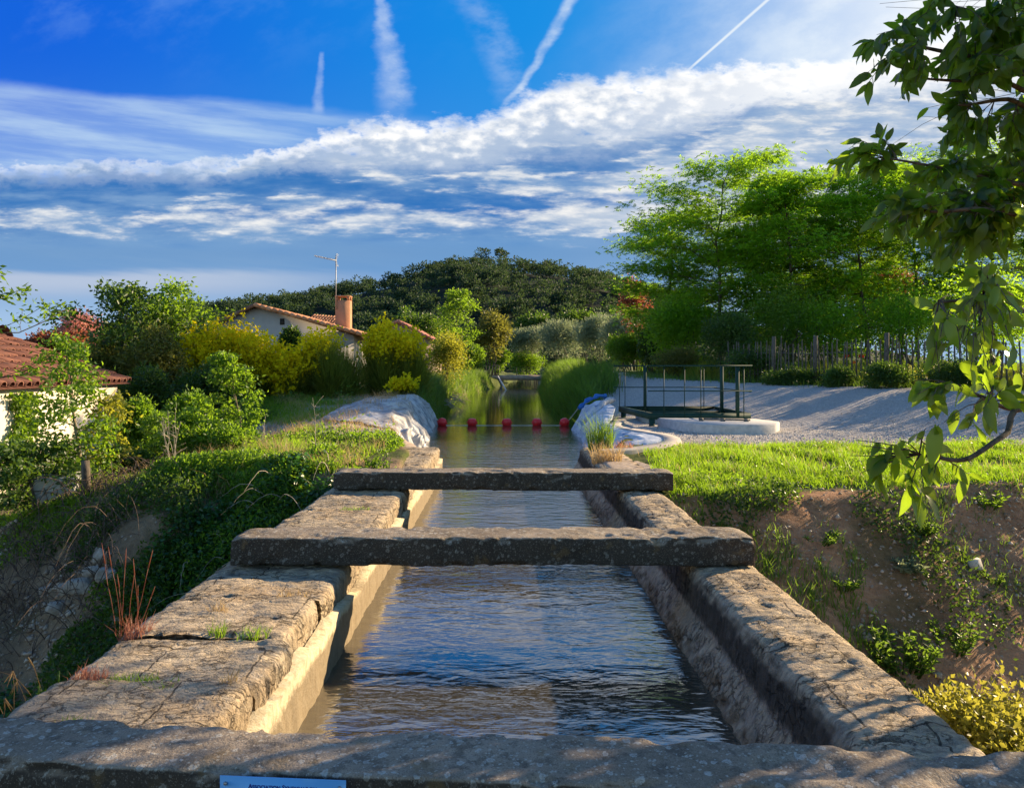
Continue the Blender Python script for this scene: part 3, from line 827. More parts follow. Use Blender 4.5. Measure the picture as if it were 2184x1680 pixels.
def make_beam(x0, x1, y0, y1, z0, z1, seed, rot, label, sag=0.0, step=.021):
    root = 0
    nx = int((x1 - x0) / step)
    w = y1 - y0; h = z1 - z0; r = .014
    ring = []
    def arc(cx, cz, a0):
        for k in range(4):
            a = a0 + math.pi / 2 * k / 3; ring.append((cx + r * math.cos(a), cz + r * math.sin(a)))
    def line(p, q, n):
        for k in range(1, n): ring.append((p[0] + (q[0] - p[0]) * k / n, p[1] + (q[1] - p[1]) * k / n))
    n1, n2 = max(2, int(w / step)), max(2, int(h / step))
    arc(w - r, h - r, 0); line((w - r, h), (r, h), n1); arc(r, h - r, math.pi / 2); line((0, h - r), (0, r), n2)
    arc(r, r, math.pi); line((r, 0), (w - r, 0), n1); arc(w - r, r, math.pi * 1.5); line((w, r), (w, h - r), n2)
    ring = np.array(ring); m = len(ring)
    xs = np.linspace(x0, x1, nx)
    V = np.stack([np.repeat(xs[:, None], m, 1), y0 + np.repeat(ring[None, :, 0], nx, 0), z0 + np.repeat(ring[None, :, 1], nx, 0)], -1)
    cen = np.array([0, (y0 + y1) / 2, (z0 + z1) / 2])
    d = V - cen; d[..., 0] = 0; d = unit(d)
    n = (fbm(V * 7, seed, 5, .6) - .5) * .022 + (fbm(V * 1.7, seed + 3, 2) - .5) * .030
    n -= .02 * sst(.60, .75, fbm(V * 5, seed + 8, 3))
    dz_, dy_ = np.minimum(V[..., 2] - z0, z1 - V[..., 2]), np.minimum(V[..., 1] - y0, y1 - V[..., 1])
    corner = np.exp(-(dz_ / .03) ** 2) * np.exp(-(dy_ / .03) ** 2)
    n -= .034 * corner * sst(.46, .70, fbm(V * np.array([8, 12, 12]), seed + 21, 4, .6))
    V = V + d * n[..., None]
    e = np.minimum(V[..., 0] - x0, x1 - V[..., 0])
    V[..., 2] -= (V[..., 2] > (z0 + z1) / 2) * .012 * np.exp(-(e / .04) ** 2)
    V[..., 2] += sag * np.cos((V[..., 0] - (x0 + x1) / 2) / (x1 - x0) * math.pi) 
    c, s = math.cos(rot), math.sin(rot); yc = (y0 + y1) / 2
    X_, Y_ = V[..., 0].copy(), V[..., 1] - yc
    V[..., 0], V[..., 1] = c * X_ - s * Y_, s * X_ + c * Y_ + yc
    i, j = np.meshgrid(np.arange(nx - 1), np.arange(m), indexing='ij')
    f = np.stack([i * m + j, i * m + (j + 1) % m, (i + 1) * m + (j + 1) % m, (i + 1) * m + j], -1).reshape(-1, 4)
    Vv = V.reshape(-1, 3)
    mb = MB().add(Vv, [f, np.arange(m)[None, ::-1], ((nx - 1) * m + np.arange(m))[None]])
    o = mb.build('concrete_beam', M_BEAM, smooth=True, origin=((x0 + x1) / 2, yc, z0))
    return tag(o, label, 'concrete beam', 'concrete beams across the canal')
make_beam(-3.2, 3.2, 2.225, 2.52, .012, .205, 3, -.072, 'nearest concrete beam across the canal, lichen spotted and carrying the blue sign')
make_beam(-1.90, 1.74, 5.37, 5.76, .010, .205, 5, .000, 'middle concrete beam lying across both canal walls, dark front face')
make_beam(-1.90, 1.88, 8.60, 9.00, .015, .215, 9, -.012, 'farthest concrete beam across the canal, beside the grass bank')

# ------------------------------------------------------------------ plants
def curve_pts(p, q, n=6, sag=0.0, wob=.05):
    p, q = np.array(p, float), np.array(q, float); t = np.linspace(0, 1, n)[:, None]
    L = np.linalg.norm(q - p); w = rng.normal(0, wob * L, (n, 3)) * np.sin(t * math.pi)
    w = np.cumsum(w, 0) * .35 * np.sin(t * math.pi)
    return p + (q - p) * t + w + np.array([0, 0, 1.0]) * sag * L * np.sin(t * math.pi)

def grow(base, H, r0, R, z0, n_br, n_sub, lean=(0, 0), rise=.5, prof=None, fork=0):
    """trunk, limbs and twigs; returns polylines with radii and the twig points with their directions"""
    base = np.array(base, float); n = 9
    t = np.linspace(0, 1, n)[:, None]
    tr = base + np.array([lean[0], lean[1], H]) * t + np.cumsum(rng.normal(0, .022 * H, (n, 3)) * np.array([1, 1, 0]), 0) * t
    lines = [(tr, r0 * (1 - .88 * t[:, 0]), 0)]
    tips, dirs = [], []
    prof = prof or (lambda u: math.sin(math.pi * (.18 + .78 * u)) ** .8)
    for k in range(n_br):
        u = (k + rng.random()) / n_br
        f = z0 + (1 - z0) * u * .97
        i = f * (n - 1); a = int(i); p = tr[a] + (tr[min(a + 1, n - 1)] - tr[a]) * (i - a)
        az = k * 2.4 + rng.normal(0, .4); L = R * prof(u) * rng.uniform(.7, 1.25)
        q = p + np.array([math.cos(az) * L, math.sin(az) * L, L * rise * rng.uniform(.3, 1.3) * (1 - .2 * u)])
        b = curve_pts(p, q, 6, -.04 if u < .4 else .03, .12); rb = r0 * .42 * (1 - f * .7)
        lines.append((b, np.linspace(rb, rb * .25, 6), 1))
        for s in range(n_sub):
            v = .25 + .75 * (s + rng.random()) / n_sub
            j = v * 5; c = int(min(j, 4)); p2 = b[c] + (b[c + 1] - b[c]) * (j - c)
            az2 = az + rng.normal(0, .9); L2 = L * rng.uniform(.22, .5)
            q2 = p2 + np.array([math.cos(az2) * L2, math.sin(az2) * L2, L2 * rng.uniform(-.15, .75)])
            tw = curve_pts(p2, q2, 4, 0, .1)
            lines.append((tw, np.linspace(rb * .3, rb * .1, 4), 2))
            tips += [tw[1], tw[2], tw[3]]; dirs += [unit(tw[3] - tw[0])] * 3
        tips.append(b[5]); dirs.append(unit(b[5] - b[4]))
    tips.append(tr[-1]); dirs.append(np.array([0, 0, 1.0]))
    return lines, np.array(tips), np.array(dirs)

def fronds(mb, P, D, L, pairs=6, lw=.034, ll=.075, droop=.3):
    """feathered compound leaves: leaflets in pairs along each stalk"""
    n = len(P); D = D.copy(); D[:, 2] = D[:, 2] * .35 + rng.normal(0, .18, n); D = unit(D)
    S = unit(np.cross(D, np.array([0, 0, 1.0])) + rng.normal(0, .28, (n, 3))); r = rng.random(n)
    PP, DD, RR = [], [], []
    for k in range(pairs):
        t = (k + .6) / pairs
        p = P + D * (L * t)[:, None] - np.array([0, 0, 1.0]) * (L * droop * t * t)[:, None]
        for sg in (-1, 1):
            PP.append(p); DD.append(unit(S * sg + D * .45 + rng.normal(0, .2, (n, 3)))); RR.append(np.clip(r + rng.normal(0, .12, n), 0, 1))
    PP, DD, RR = np.concatenate(PP), np.concatenate(DD), np.concatenate(RR)
    m = len(PP)
    leaves(mb, PP, DD, ll * rng.uniform(.7, 1.2, m), lw * 1.0, .15, .6, RR)

def tree(name, label, cat, base, H, r0, R, z0, n_br, n_sub, mat, per_tip, leaf, lw, style='leaf', group=None, bark=None, lean=(0, 0), rise=.5, prof=None, spread=.35, minr=.012):
    root = empty(name, tuple(base), label, cat, group)
    lines, tips, dirs = grow(np.array(base) - np.array([0, 0, .15]), H, r0, R, z0, n_br, n_sub, lean, rise, prof)
    tb = MB()
    for k, (p, r, lv) in enumerate(lines): tube(tb, p, np.maximum(r, minr * (1 - .3 * lv)), (8, 5, 3)[lv], cap=lv == 0)
    tb.build('trunk', bark or M_BARK, root, smooth=True)
    i = np.repeat(np.arange(len(tips)), per_tip); n = len(i)
    P = tips[i] + rng.normal(0, spread, (n, 3)) * np.array([1, 1, .30 if style == 'frond' else .55])
    D = unit(dirs[i] * .6 + rng.normal(0, .7, (n, 3)))
    mb = MB()
    if style == 'frond': fronds(mb, P, D, rng.uniform(.20, .34, n), ll=leaf, lw=lw)
    else:
        D[:, 2] -= .3
        leaves(mb, P, D, leaf * rng.uniform(.6, 1.25, n), lw, .2, 0, np.clip(rng.random(len(tips))[i] * .45 + rng.random(n) * .6, 0, 1))
    mb.build('crown', mat, root)
    return root

def lobes_in(c, R, k, seed_scale=1.0):
    d = unit(rng.normal(size=(k, 3))); d[:, 2] = np.abs(d[:, 2]) * .9 - .15
    C_ = c + d * np.array(R) * rng.uniform(.35, .8, (k, 1)); r = rng.uniform(.26, .50, k)[:, None] * np.array(R)
    return C_, r
def shrub(name, label, cat, box_, d, n, leaf, mat, group=None, lw=.55, k=11, depth=None, stems=7, mats=None, upright=0.0, fuzz=.10, base_z=None):
    """a bush filling the picture box (x0, y0, x1, y1) at distance d, built from leaf-covered lobes"""
    x0, y0, x1, y1 = box_
    a, b = at(x0, y1, d), at(x1, y0, d)
    if base_z is None: base_z = ground_z((a[0] + b[0]) / 2, d) - .05
    zb = min(a[2], base_z) if base_z < a[2] + .5 else a[2]
    c = np.array([(a[0] + b[0]) / 2, d, (a[2] + b[2]) / 2]); R = np.array([(b[0] - a[0]) / 2, depth or (b[0] - a[0]) / 2.2, (b[2] - a[2]) / 2])
    root = empty(name, (c[0], c[1], base_z), label, cat, group)
    C_, r = lobes_in(c, R, k)
    C_ = np.concatenate([C_, [c - np.array([0, 0, R[2] * .25])]]); r = np.concatenate([r, [R * .72]])
    p = r[:, 0] * r[:, 2] + 1e-3; i = rng.choice(len(C_), n, p=p / p.sum())
    dd = unit(rng.normal(size=(n, 3)) + np.array([0, 0, .25])); rr = (.55 + .45 * rng.random(n) ** .5)
    P = C_[i] + dd * r[i] * rr[:, None] + rng.normal(0, fuzz, (n, 3)) * R.mean()
    P[:, 2] = np.maximum(P[:, 2], base_z + .02)
    D = unit(dd + rng.normal(0, .6, (n, 3)) + np.array([0, 0, upright - .15]))
    rv = np.clip(rng.random(len(C_))[i] * .5 + rng.random(n) * .55, 0, 1)
    mb = MB(); leaves(mb, P, D, leaf * rng.uniform(.6, 1.3, n), leaf * lw, .22, 0, rv); mb.build('foliage', mat, root)
    sb = MB()
    for _ in range(stems):
        j = rng.integers(0, len(C_))
        q = np.array([c[0] + rng.normal(0, R[0] * .2), c[1] + rng.normal(0, R[1] * .2), base_z - .1])
        tube(sb, curve_pts(q, C_[j], 6, 0, .1), np.linspace(.035, .010, 6) * max(.5, R[2] / 1.3), 5)
    sb.build('stem', M_BARK, root, smooth=True)
    return root

def strips(mb, P, Q, w, bend=.1, rnd=None):
    """thin bent rods drawn as two-segment strips from P to Q"""
    n = len(P); d = unit(Q - P); S = unit(np.cross(d, rng.normal(size=(n, 3)))); L = np.linalg.norm(Q - P, axis=1)[:, None]
    M_ = (P + Q) / 2 + np.cross(S, d) * L * rng.normal(0, bend, (n, 1)); w = np.broadcast_to(w, (n,))[:, None]
    V = np.stack([P - S * w / 2, P + S * w / 2, M_ - S * w * .45, M_ + S * w * .45, Q], 1); o = np.arange(n)[:, None] * 5
    mb.add(V.reshape(-1, 3), [o + np.array([[0, 1, 3, 2]]), o + np.array([[2, 3, 4]])], np.repeat(rng.random(n) if rnd is None else rnd, 5)); return M_

def broom(label, box_, d, n_twig, n_fl, depth, flower_bias, mat=None):
    x0, y0, x1, y1 = box_
    a, b = at(x0, y1, d), at(x1, y0, d); cx = (a[0] + b[0]) / 2
    gz = ground_z(cx, d); R = np.array([(b[0] - a[0]) / 2, depth, b[2] - gz])
    root = empty('broom_bush', (cx, d, gz), label, 'bush', 'yellow brooms on the left bank')
    # several tufts, each a fan of rods
    k = 22
    tc = np.stack([cx + rng.uniform(-.72, .72, k) * R[0], d + rng.uniform(-.6, .6, k) * R[1], np.full(k, gz)], 1)
    th = R[2] * (1 - .42 * np.abs((tc[:, 0] - cx) / R[0]) ** 2) * rng.uniform(.72, 1.05, k)
    i = rng.integers(0, k, n_twig)
    u = unit(rng.normal(size=(n_twig, 3)) * np.array([1, 1, .5]) + np.array([0, 0, 1.0])); u[:, 2] = np.abs(u[:, 2])
    f0 = rng.random(n_twig) * .6; wd = R[0] * .55
    P = tc[i] + u * np.stack([f0 * wd, f0 * wd, f0 * th[i]], 1)
    Q = tc[i] + u * np.stack([np.full(n_twig, wd), np.full(n_twig, wd), th[i]], 1) * rng.uniform(.60, 1.06, (n_twig, 1)) + rng.normal(0, .11, (n_twig, 3)) + np.array([0, 0, .12])
    mb = MB(); strips(mb, P, Q, .016, .06, np.clip(rng.random(k)[i] * .5 + rng.random(n_twig) * .55, 0, 1))
    # a dark leafy heart
    m = n_twig // 2; j = rng.integers(0, k, m); v = unit(rng.normal(size=(m, 3))); v[:, 2] = np.abs(v[:, 2])
    Pi = tc[j] + v * np.stack([np.full(m, wd), np.full(m, wd), th[j]], 1) * (rng.random((m, 1)) ** .5) * .82
    leaves(mb, Pi, unit(v + np.array([0, 0, .8]) + rng.normal(0, .4, (m, 3))), .13, .03, .1)
    mb.build('stems', mat or M_BROOM, root)
    s = flower_bias(Q, cx, d, gz, R)
    keep = np.argsort(-(s + rng.random(n_twig) * .55))[:n_fl // 6]
    t = rng.uniform(.62, 1.0, (len(keep), 6, 1)); F_ = P[keep][:, None] * (1 - t) + Q[keep][:, None] * t
    F_ = F_.reshape(-1, 3) + rng.normal(0, .035, (len(keep) * 6, 3))
    fb = MB(); leaves(fb, F_, unit(rng.normal(size=F_.shape) + np.array([0, 0, .3])), .135 * rng.uniform(.6, 1.3, len(F_)), .10, .4)
    fb.build('blossom', M_FLOWER, root)
    return root

def grass_patch(label, n, xr, yr, dens, H, W, mat=M_GRASS, name='grass', lean=.5, clump=0.0, dz=0.0):
    x = rng.uniform(*xr, n * 3); y = rng.uniform(*yr, n * 3)
    keep = rng.random(n * 3) < dens(x, y); x, y = x[keep][:n], y[keep][:n]
    if clump > 0:
        m = max(1, len(x) // 9); i = rng.integers(0, m, len(x))
        x = x[i] + rng.normal(0, clump, len(x)); y = y[i] + rng.normal(0, clump, len(y))
    P = ground_pts(x, y); P[:, 2] += dz - .01
    hh = H * rng.uniform(.4, 1.2, len(x)) * (.5 + fbm(P * 1.1, 71, 3))
    mb = MB(); blades(mb, P, hh, W * rng.uniform(.6, 1.3, len(x)), lean, rnd=np.clip(fbm(P * .9, 5, 2) * .9 - .2 + rng.random(len(x)) * .5, 0, 1))
    o = mb.build(name, mat)
    return tag(o, label, 'grass', kind='stuff')

def weed(name, label, base, h, n_stem, spread, leaf, mat, lw=.28, per=14, group=None, cat='weed'):
    root = empty(name, tuple(base), label, cat, group)
    sb, fb = MB(), MB(); base = np.array(base)
    for _ in range(n_stem):
        a = rng.uniform(0, 6.28); s = spread * rng.random() ** .5
        p = base + np.array([math.cos(a) * s * .5, math.sin(a) * s * .5, -.05]); q = p + np.array([math.cos(a) * s * .6, math.sin(a) * s * .6, h * rng.uniform(.55, 1.05)])
        c = curve_pts(p, q, 6, 0, .06); tube(sb, c, np.linspace(.008, .003, 6), 4)
        t = rng.uniform(.15, 1, per); j = np.minimum((t * 5).astype(int), 4)
        P = c[j] + (c[j + 1] - c[j]) * (t * 5 - j)[:, None]
        D = rng.normal(size=(per, 3)); D[:, 2] = rng.uniform(-.1, .9, per)
        leaves(fb, P, D, leaf * (1.2 - .6 * t) * rng.uniform(.7, 1.2, per), leaf * lw, .2)
    sb.build('stems', mat, root); fb.build('leaves', mat, root)
    return root

def tuft(name, label, base, n, h, spread, mat, group=None, w=.006, lean=.7, cat='grass tuft'):
    x = base[0] + np.clip(rng.normal(0, spread, n), -1.4 * spread, 1.4 * spread); y = base[1] + np.clip(rng.normal(0, spread * .7, n), -spread, spread)
    P = np.stack([x, y, np.full(n, base[2] - .012)], 1)
    mb = MB(); blades(mb, P, h * rng.uniform(.4, 1.1, n), w, lean)
    return tag(mb.build(name, mat, origin=base), label, cat, group)

# --- the locust grove beyond the paling fence
def grove():
    kw = dict(style='frond', group='locust trees beyond the paling fence', bark=M_BARK, leaf=.115, lw=.052, spread=.42)
    crown = lambda u: math.sin(math.pi * (.12 + .80 * u)) ** .7
    spec = [  # px of trunk foot, distance, height, crown radius, crown start, lean
        (1432, 39.0, 8.2, 2.7, .02, (0, 0), 'lowest locust tree at the left end of the grove, leaning towards the canal'),
        (1535, 35.5, 10.0, 3.6, .14, (-.3, 0), 'tallest locust tree of the grove, its top the highest point left of the overhanging branch'),
        (1690, 33.5, 8.6, 2.7, .24, (-1.0, 0), 'slim locust tree with a bare leaning trunk above the left fence panel'),
        (1850, 35.0, 9.4, 3.3, .22, (-.2, 0), 'tall feathery locust tree behind the middle fence post'),
        (1960, 37.0, 10.2, 3.2, .18, (.2, 0), 'locust tree standing behind the right end of the paling fence'),
        (2110, 37.0, 11.8, 3.0, .15, (0, 0), 'pale feathery locust tree rising behind the dark overhanging branches'),
        (1600, 40.5, 8.6, 3.4, .08, (.2, 0), 'rear locust tree filling the gap between the two tallest crowns'),
        (2250, 36.0, 9.6, 2.5, .25, (0, 0), 'locust tree at the right edge of the view behind the hanging leaf sprays'),
        (1770, 41.0, 9.0, 3.4, .10, (.1, 0), 'rear locust tree half hidden by the slim leaning trunk'),
    ]
    for (px, d, H, R, z0, lean, lab) in spec:
        x = (px - 1075) / F * d
        tree('locust_tree', lab, 'tree', (x, d, ground_z(x, d)), H, .11, R, z0, 28, 6, M_LOCUST, 14, rise=.26, lean=lean, prof=crown, **kw)
    for (x, y, H) in ((23.5, 25.0, 5.2),):
        tree('locust_tree', 'locust tree past the right edge of the gravel, its crown behind the overhanging branches', 'tree', (x, y, ground_z(x, y)), H, .12, 2.6, .14, 22, 5, M_LOCUST, 6, rise=.4, prof=crown, **kw)
grove()

# --- bushes on the right
shrub('ivy_bush', 'tall dark ivy-clad bush at the left end of the paling fence', 'bush', (1480, 640, 1610, 800), 28, 9000, .10, M_DARKG, k=9)
shrub('shrub', 'bright green bushy shrub left of the ivy bush beside the track', 'bush', (1375, 610, 1510, 795), 33, 9000, .13, M_LOCUST, k=12, fuzz=.2)
shrub('shrub', 'rounded glossy bush with a sunlit top at the far end of the track', 'bush', (1288, 706, 1368, 777), 40, 5000, .15, M_GREEN, k=8)
shrub('shrub', 'dark leafy bush squeezed between the sunlit bush and the grove', 'bush', (1355, 690, 1420, 780), 37, 4500, .14, M_DARKG, k=7)
shrub('red_shrub', 'red-brown bush under the left edge of the locust grove', 'bush', (1322, 590, 1390, 720), 46, 1700, .17, M_RED, k=7)
shrub('red_shrub', 'red-brown bush glimpsed high between the right locust trunks', 'bush', (1840, 545, 1960, 680), 43, 4500, .16, M_RED, k=8)
shrub('grey_shrub', 'low grey-green scrub in front of the dark fence panel', 'bush', (1540, 735, 1680, 828), 25.5, 6500, .075, M_DARKG, k=8, depth=.7)
shrub('grey_shrub', 'low brownish scrub where the track narrows', 'bush', (1390, 735, 1490, 800), 31, 4000, .09, M_OLIVEG, k=7)
for box_, d, lab in (((1640, 780, 1760, 838), 23.5, 'dark low hedge clump at the foot of the left fence panel'),
                     ((1742, 775, 1850, 845), 22.2, 'dark low hedge clump at the foot of the middle fence panel, sunlit on top'),
                     ((1828, 770, 1960, 850), 20.8, 'dark low hedge clump at the foot of the right fence panel'),
                     ((1940, 765, 2110, 858), 19.6, 'dark low hedge clump behind the hanging leaf sprays')):
    shrub('low_hedge', lab, 'hedge', box_, d, 6500, .065, M_DARKG, 'hedge clumps along the paling fence', k=8, depth=.55)
for box_, d, lab in (((1590, 600, 1740, 800), 30.5, 'leafy undergrowth bush above the left fence panel'),
                     ((1700, 630, 1870, 790), 30, 'leafy undergrowth bush between the two bare trunks behind the fence'),
                     ((1840, 600, 2020, 800), 29, 'leafy undergrowth bush behind the right fence panel'),
                     ((1990, 560, 2220, 800), 27, 'leafy undergrowth bush behind the hanging leaf sprays')):
    shrub('undergrowth_bush', lab, 'bush', box_, d, 5500, .12, (M_LOCUST, M_GREEN)[rng.integers(0, 2)], 'undergrowth bushes behind the fence', k=16, depth=1.3, fuzz=.26)
for box_, lab in (((1640, 560, 1800, 740), 'dark bush deep in the shade left of the bare trunk'), ((1780, 560, 2000, 740), 'dark bush deep in the shade right of the bare trunk')):
    shrub('shade_bush', lab, 'bush', box_, 45, 6000, .2, M_DARKG, 'dark bushes at the back of the grove', k=9, depth=1.5)
def poppies():
    for px, py, d in ((1806, 762, 25.5), (1822, 775, 25.4), (1838, 762, 25.2), (1800, 790, 24.8), (1815, 795, 24.5)):
        p = at(px, py, d); g_ = ground_z(p[0], d)
        r = empty('poppy', (p[0], d, g_), 'red poppy in the sunlit grass just behind the paling fence', 'flower', 'poppies behind the fence')
        s = MB(); tube(s, curve_pts((p[0], d, g_ - .05), p, 5, 0, .05), .006, 4); s.build('stalk', M_GRASS, r)
        f = MB(); a = np.arange(5) * 1.257; D = np.stack([np.cos(a), np.sin(a), np.full(5, .7)], 1)
        leaves(f, np.repeat(p[None], 5, 0), D, .13, .13, .1); f.build('petals', M_POPPY, r)
poppies()

# --- the trees and bushes at the end of the canal
for box_, d, lab in (((1080, 690, 1165, 757), 84, 'small round silvery olive tree at the end of the canal'),
                     ((1145, 682, 1262, 765), 80, 'broad silvery olive tree above the tall grass bank'),
                     ((1225, 672, 1330, 765), 72, 'silvery olive tree with a tall feathery right shoulder'),
                     ((1280, 662, 1385, 760), 66, 'silvery olive tree nearest the locust grove')):
    shrub('olive_tree', lab, 'tree', box_, d, 7500, .36, M_SILVER, 'silvery olive trees at the end of the canal', lw=.22, k=14, upright=.5, base_z=0.6, stems=5)
shrub('round_tree', 'dark round-headed tree left of the olives in front of the hill', 'tree', (998, 668, 1088, 768), 74, 8000, .30, M_OLIVEG, k=12, lw=.4)
tree('poplar_sapling', 'tall fresh green sapling standing against the dark hill', 'tree', (at(968, 790, 44)[0], 44, .6), 5.2, .07, 1.15, .15, 22, 5, M_GREEN, 14, .15, .085, spread=.18, rise=1.0)
shrub('shrub', 'yellow-green airy shrub at the foot of the tall sapling', 'bush', (905, 715, 1000, 812), 38, 9000, .10, M_YELLOWG, k=10, fuzz=.2)
shrub('shrub', 'bright green bush beside the far bridge', 'bush', (985, 735, 1040, 795), 66, 4000, .17, M_GREEN, k=8)
shrub('shrub', 'rounded bright bush behind the small iron railing', 'bush', (1035, 738, 1085, 795), 80, 4000, .2, M_GREEN, k=8)
shrub('shrub', 'low green bush across the end of the canal behind the bridge', 'bush', (1078, 752, 1165, 800), 84, 6000, .2, M_GREEN, k=9)
shrub('background_tree', 'bushy green tree at the hill foot behind the small house', 'tree', (840, 655, 940, 760), 90, 4500, .34, M_DARKG, k=9)
for k_, (x0, x1) in enumerate(((1090, 1180), (1190, 1290))):
    shrub('background_tree', ('dull green tree at the foot of the hill above the small olive', 'dull green tree at the foot of the hill above the broad olive')[k_], 'tree', (x0, 655, x1, 740), 130, 4500, .5, M_DARKG, k=10)

# tall grass on the canal banks
def reeds():
    def right(x, y): return ((x > canal_r(y) + .0) & (x < canal_r(y) + np.interp(y, [24, 34, 60], [1.0, 1.9, 3.2]))) * (.35 + .65 * sst(.35, .6, fbm(np.stack([x, y, 0 * x], -1) * .5, 8, 2)))
    grass_patch('tall rank grass leaning over the right canal bank beyond the red buoys', 24000, (1.7, 7), (24.5, 70), right, .80, .028, M_REED, 'tall_grass', .5)
    def left(x, y): return (x < canal_l(y) + .12) * (x > canal_l(y) - np.interp(y, [24, 40], [.9, 2.2])) * (.25 + .75 * sst(.4, .6, fbm(np.stack([x, y, 0 * x], -1) * .45, 18, 2)))
    grass_patch('tall green grass hanging over the left canal bank beyond the sheet', 16000, (-5, -.5), (24.2, 66), left, .75, .024, M_REED, 'tall_grass', .7)
    grass_patch('clump of tall grass in the foreground of the right bank bend', 5000, (2.2, 4.2), (26, 33), lambda x, y: np.exp(-((x - 3.2) / .7) ** 2 - ((y - 30) / 2) ** 2), 1.1, .03, M_REED, 'tall_grass', .45)
reeds()

# --- broom and the trees on the left
broom('largest broom bush, its crest covered with yellow blossom below the gable', (372, 680, 636, 860), 26, 8500, 17000, 1.8, lambda Q, cx, d, gz, R: (Q[:, 2] - gz) / R[2] * 1.3 + np.maximum(0, (Q[:, 0] - cx) / R[0] - .45) * 1.4)
broom('middle broom bush, greener with scattered yellow blossom', (615, 708, 778, 835), 25.5, 6500, 6000, 1.3, lambda Q, cx, d, gz, R: (Q[:, 2] - gz) / R[2] * .6 - (Q[:, 0] - cx) / R[0] * .5)
broom('rightmost broom bush, dark olive with a golden rounded top', (752, 686, 918, 825), 27, 8000, 5000, 1.5, lambda Q, cx, d, gz, R: (Q[:, 2] - gz) / R[2] * 1.6)
broom('small low sprig of broom in bright flower at the end of the sheet', (835, 815, 890, 845), 24.3, 700, 900, .35, lambda Q, cx, d, gz, R: (Q[:, 2] - gz) / R[2])
shrub('shrub', 'dark evergreen shrub in front of the gable wall between two brooms', 'bush', (590, 690, 650, 770), 31, 3500, .12, M_DARKG, k=6)
tree('walnut_tree', 'dark leafy tree taller than its neighbours left of the gable', 'tree', (at(262, 850, 25)[0], 25, -.3), 4.3, .12, 1.35, .22, 22, 5, M_DARKG, 16, .17, .085, spread=.26, rise=.55)
tree('fruit_tree', 'lighter green tree with a ruddy top between the dark tree and the gable', 'tree', (at(355, 850, 26)[0], 26, -.2), 4.3, .10, 1.25, .25, 20, 5, M_GREEN, 14, .15, .075, spread=.24, rise=.7)
shrub('smoke_bush', 'bush with rosy pink plumes behind the tiled outbuilding roof', 'bush', (112, 668, 215, 770), 30, 6000, .13, M_PINK, k=9, fuzz=.16)
shrub('red_shrub', 'ruddy brown bush below the pink plumes', 'bush', (70, 690, 190, 800), 28, 6500, .13, M_RED, k=9)
shrub('shrub', 'olive brown bush under the dark tree beside the outbuilding', 'bush', (150, 720, 300, 870), 24, 9000, .12, M_OLIVEG, k=11)
shrub('shrub', 'tangled olive green bush in front of the gable corner', 'bush', (270, 700, 400, 860), 23.5, 9000, .11, M_OLIVEG, k=11, fuzz=.16)
shrub('shrub', 'dark shaded shrub at the corner of the white outbuilding', 'bush', (245, 770, 360, 950), 21.5, 8000, .10, M_DARKG, k=9)
shrub('shrub', 'silvery wisp of a bush in front of the left end of the gable', 'bush', (355, 680, 415, 760), 28, 2000, .12, M_SILVER, k=6, lw=.25, fuzz=.2)
shrub('shrub', 'deep green shrub in the shade under the largest broom', 'bush', (380, 770, 520, 890), 22.5, 7000, .10, M_DARKG, k=9)
shrub('shrub', 'leafy green shrub right of the outbuilding corner', 'bush', (255, 835, 350, 1000), 15.5, 6500, .085, M_GREEN, k=9)
shrub('shrub', 'sunlit elder shrub with pale young leaves above the bare earth slope', 'bush', (335, 830, 450, 985), 14.5, 7500, .08, M_GREEN, k=11, fuzz=.16)
shrub('shrub', 'low dark green shrub hanging over the earth slope', 'bush', (195, 940, 330, 1085), 12.2, 8000, .07, M_DARKG, k=9)
shrub('shrub', 'bright leafy shrub on the bank in front of the thin sapling', 'bush', (400, 900, 560, 1010), 12.6, 7500, .065, M_GREEN, k=10, depth=.7)
shrub('shrub', 'spreading leafy clump at the lip of the ivy slope', 'bush', (470, 962, 640, 1035), 11.0, 7500, .055, M_GREEN, k=10, depth=.6)
shrub('shrub', 'small leafy clump beside the end of the farthest beam', 'bush', (620, 950, 735, 1020), 10.4, 5500, .05, M_GREEN, k=9, depth=.5)
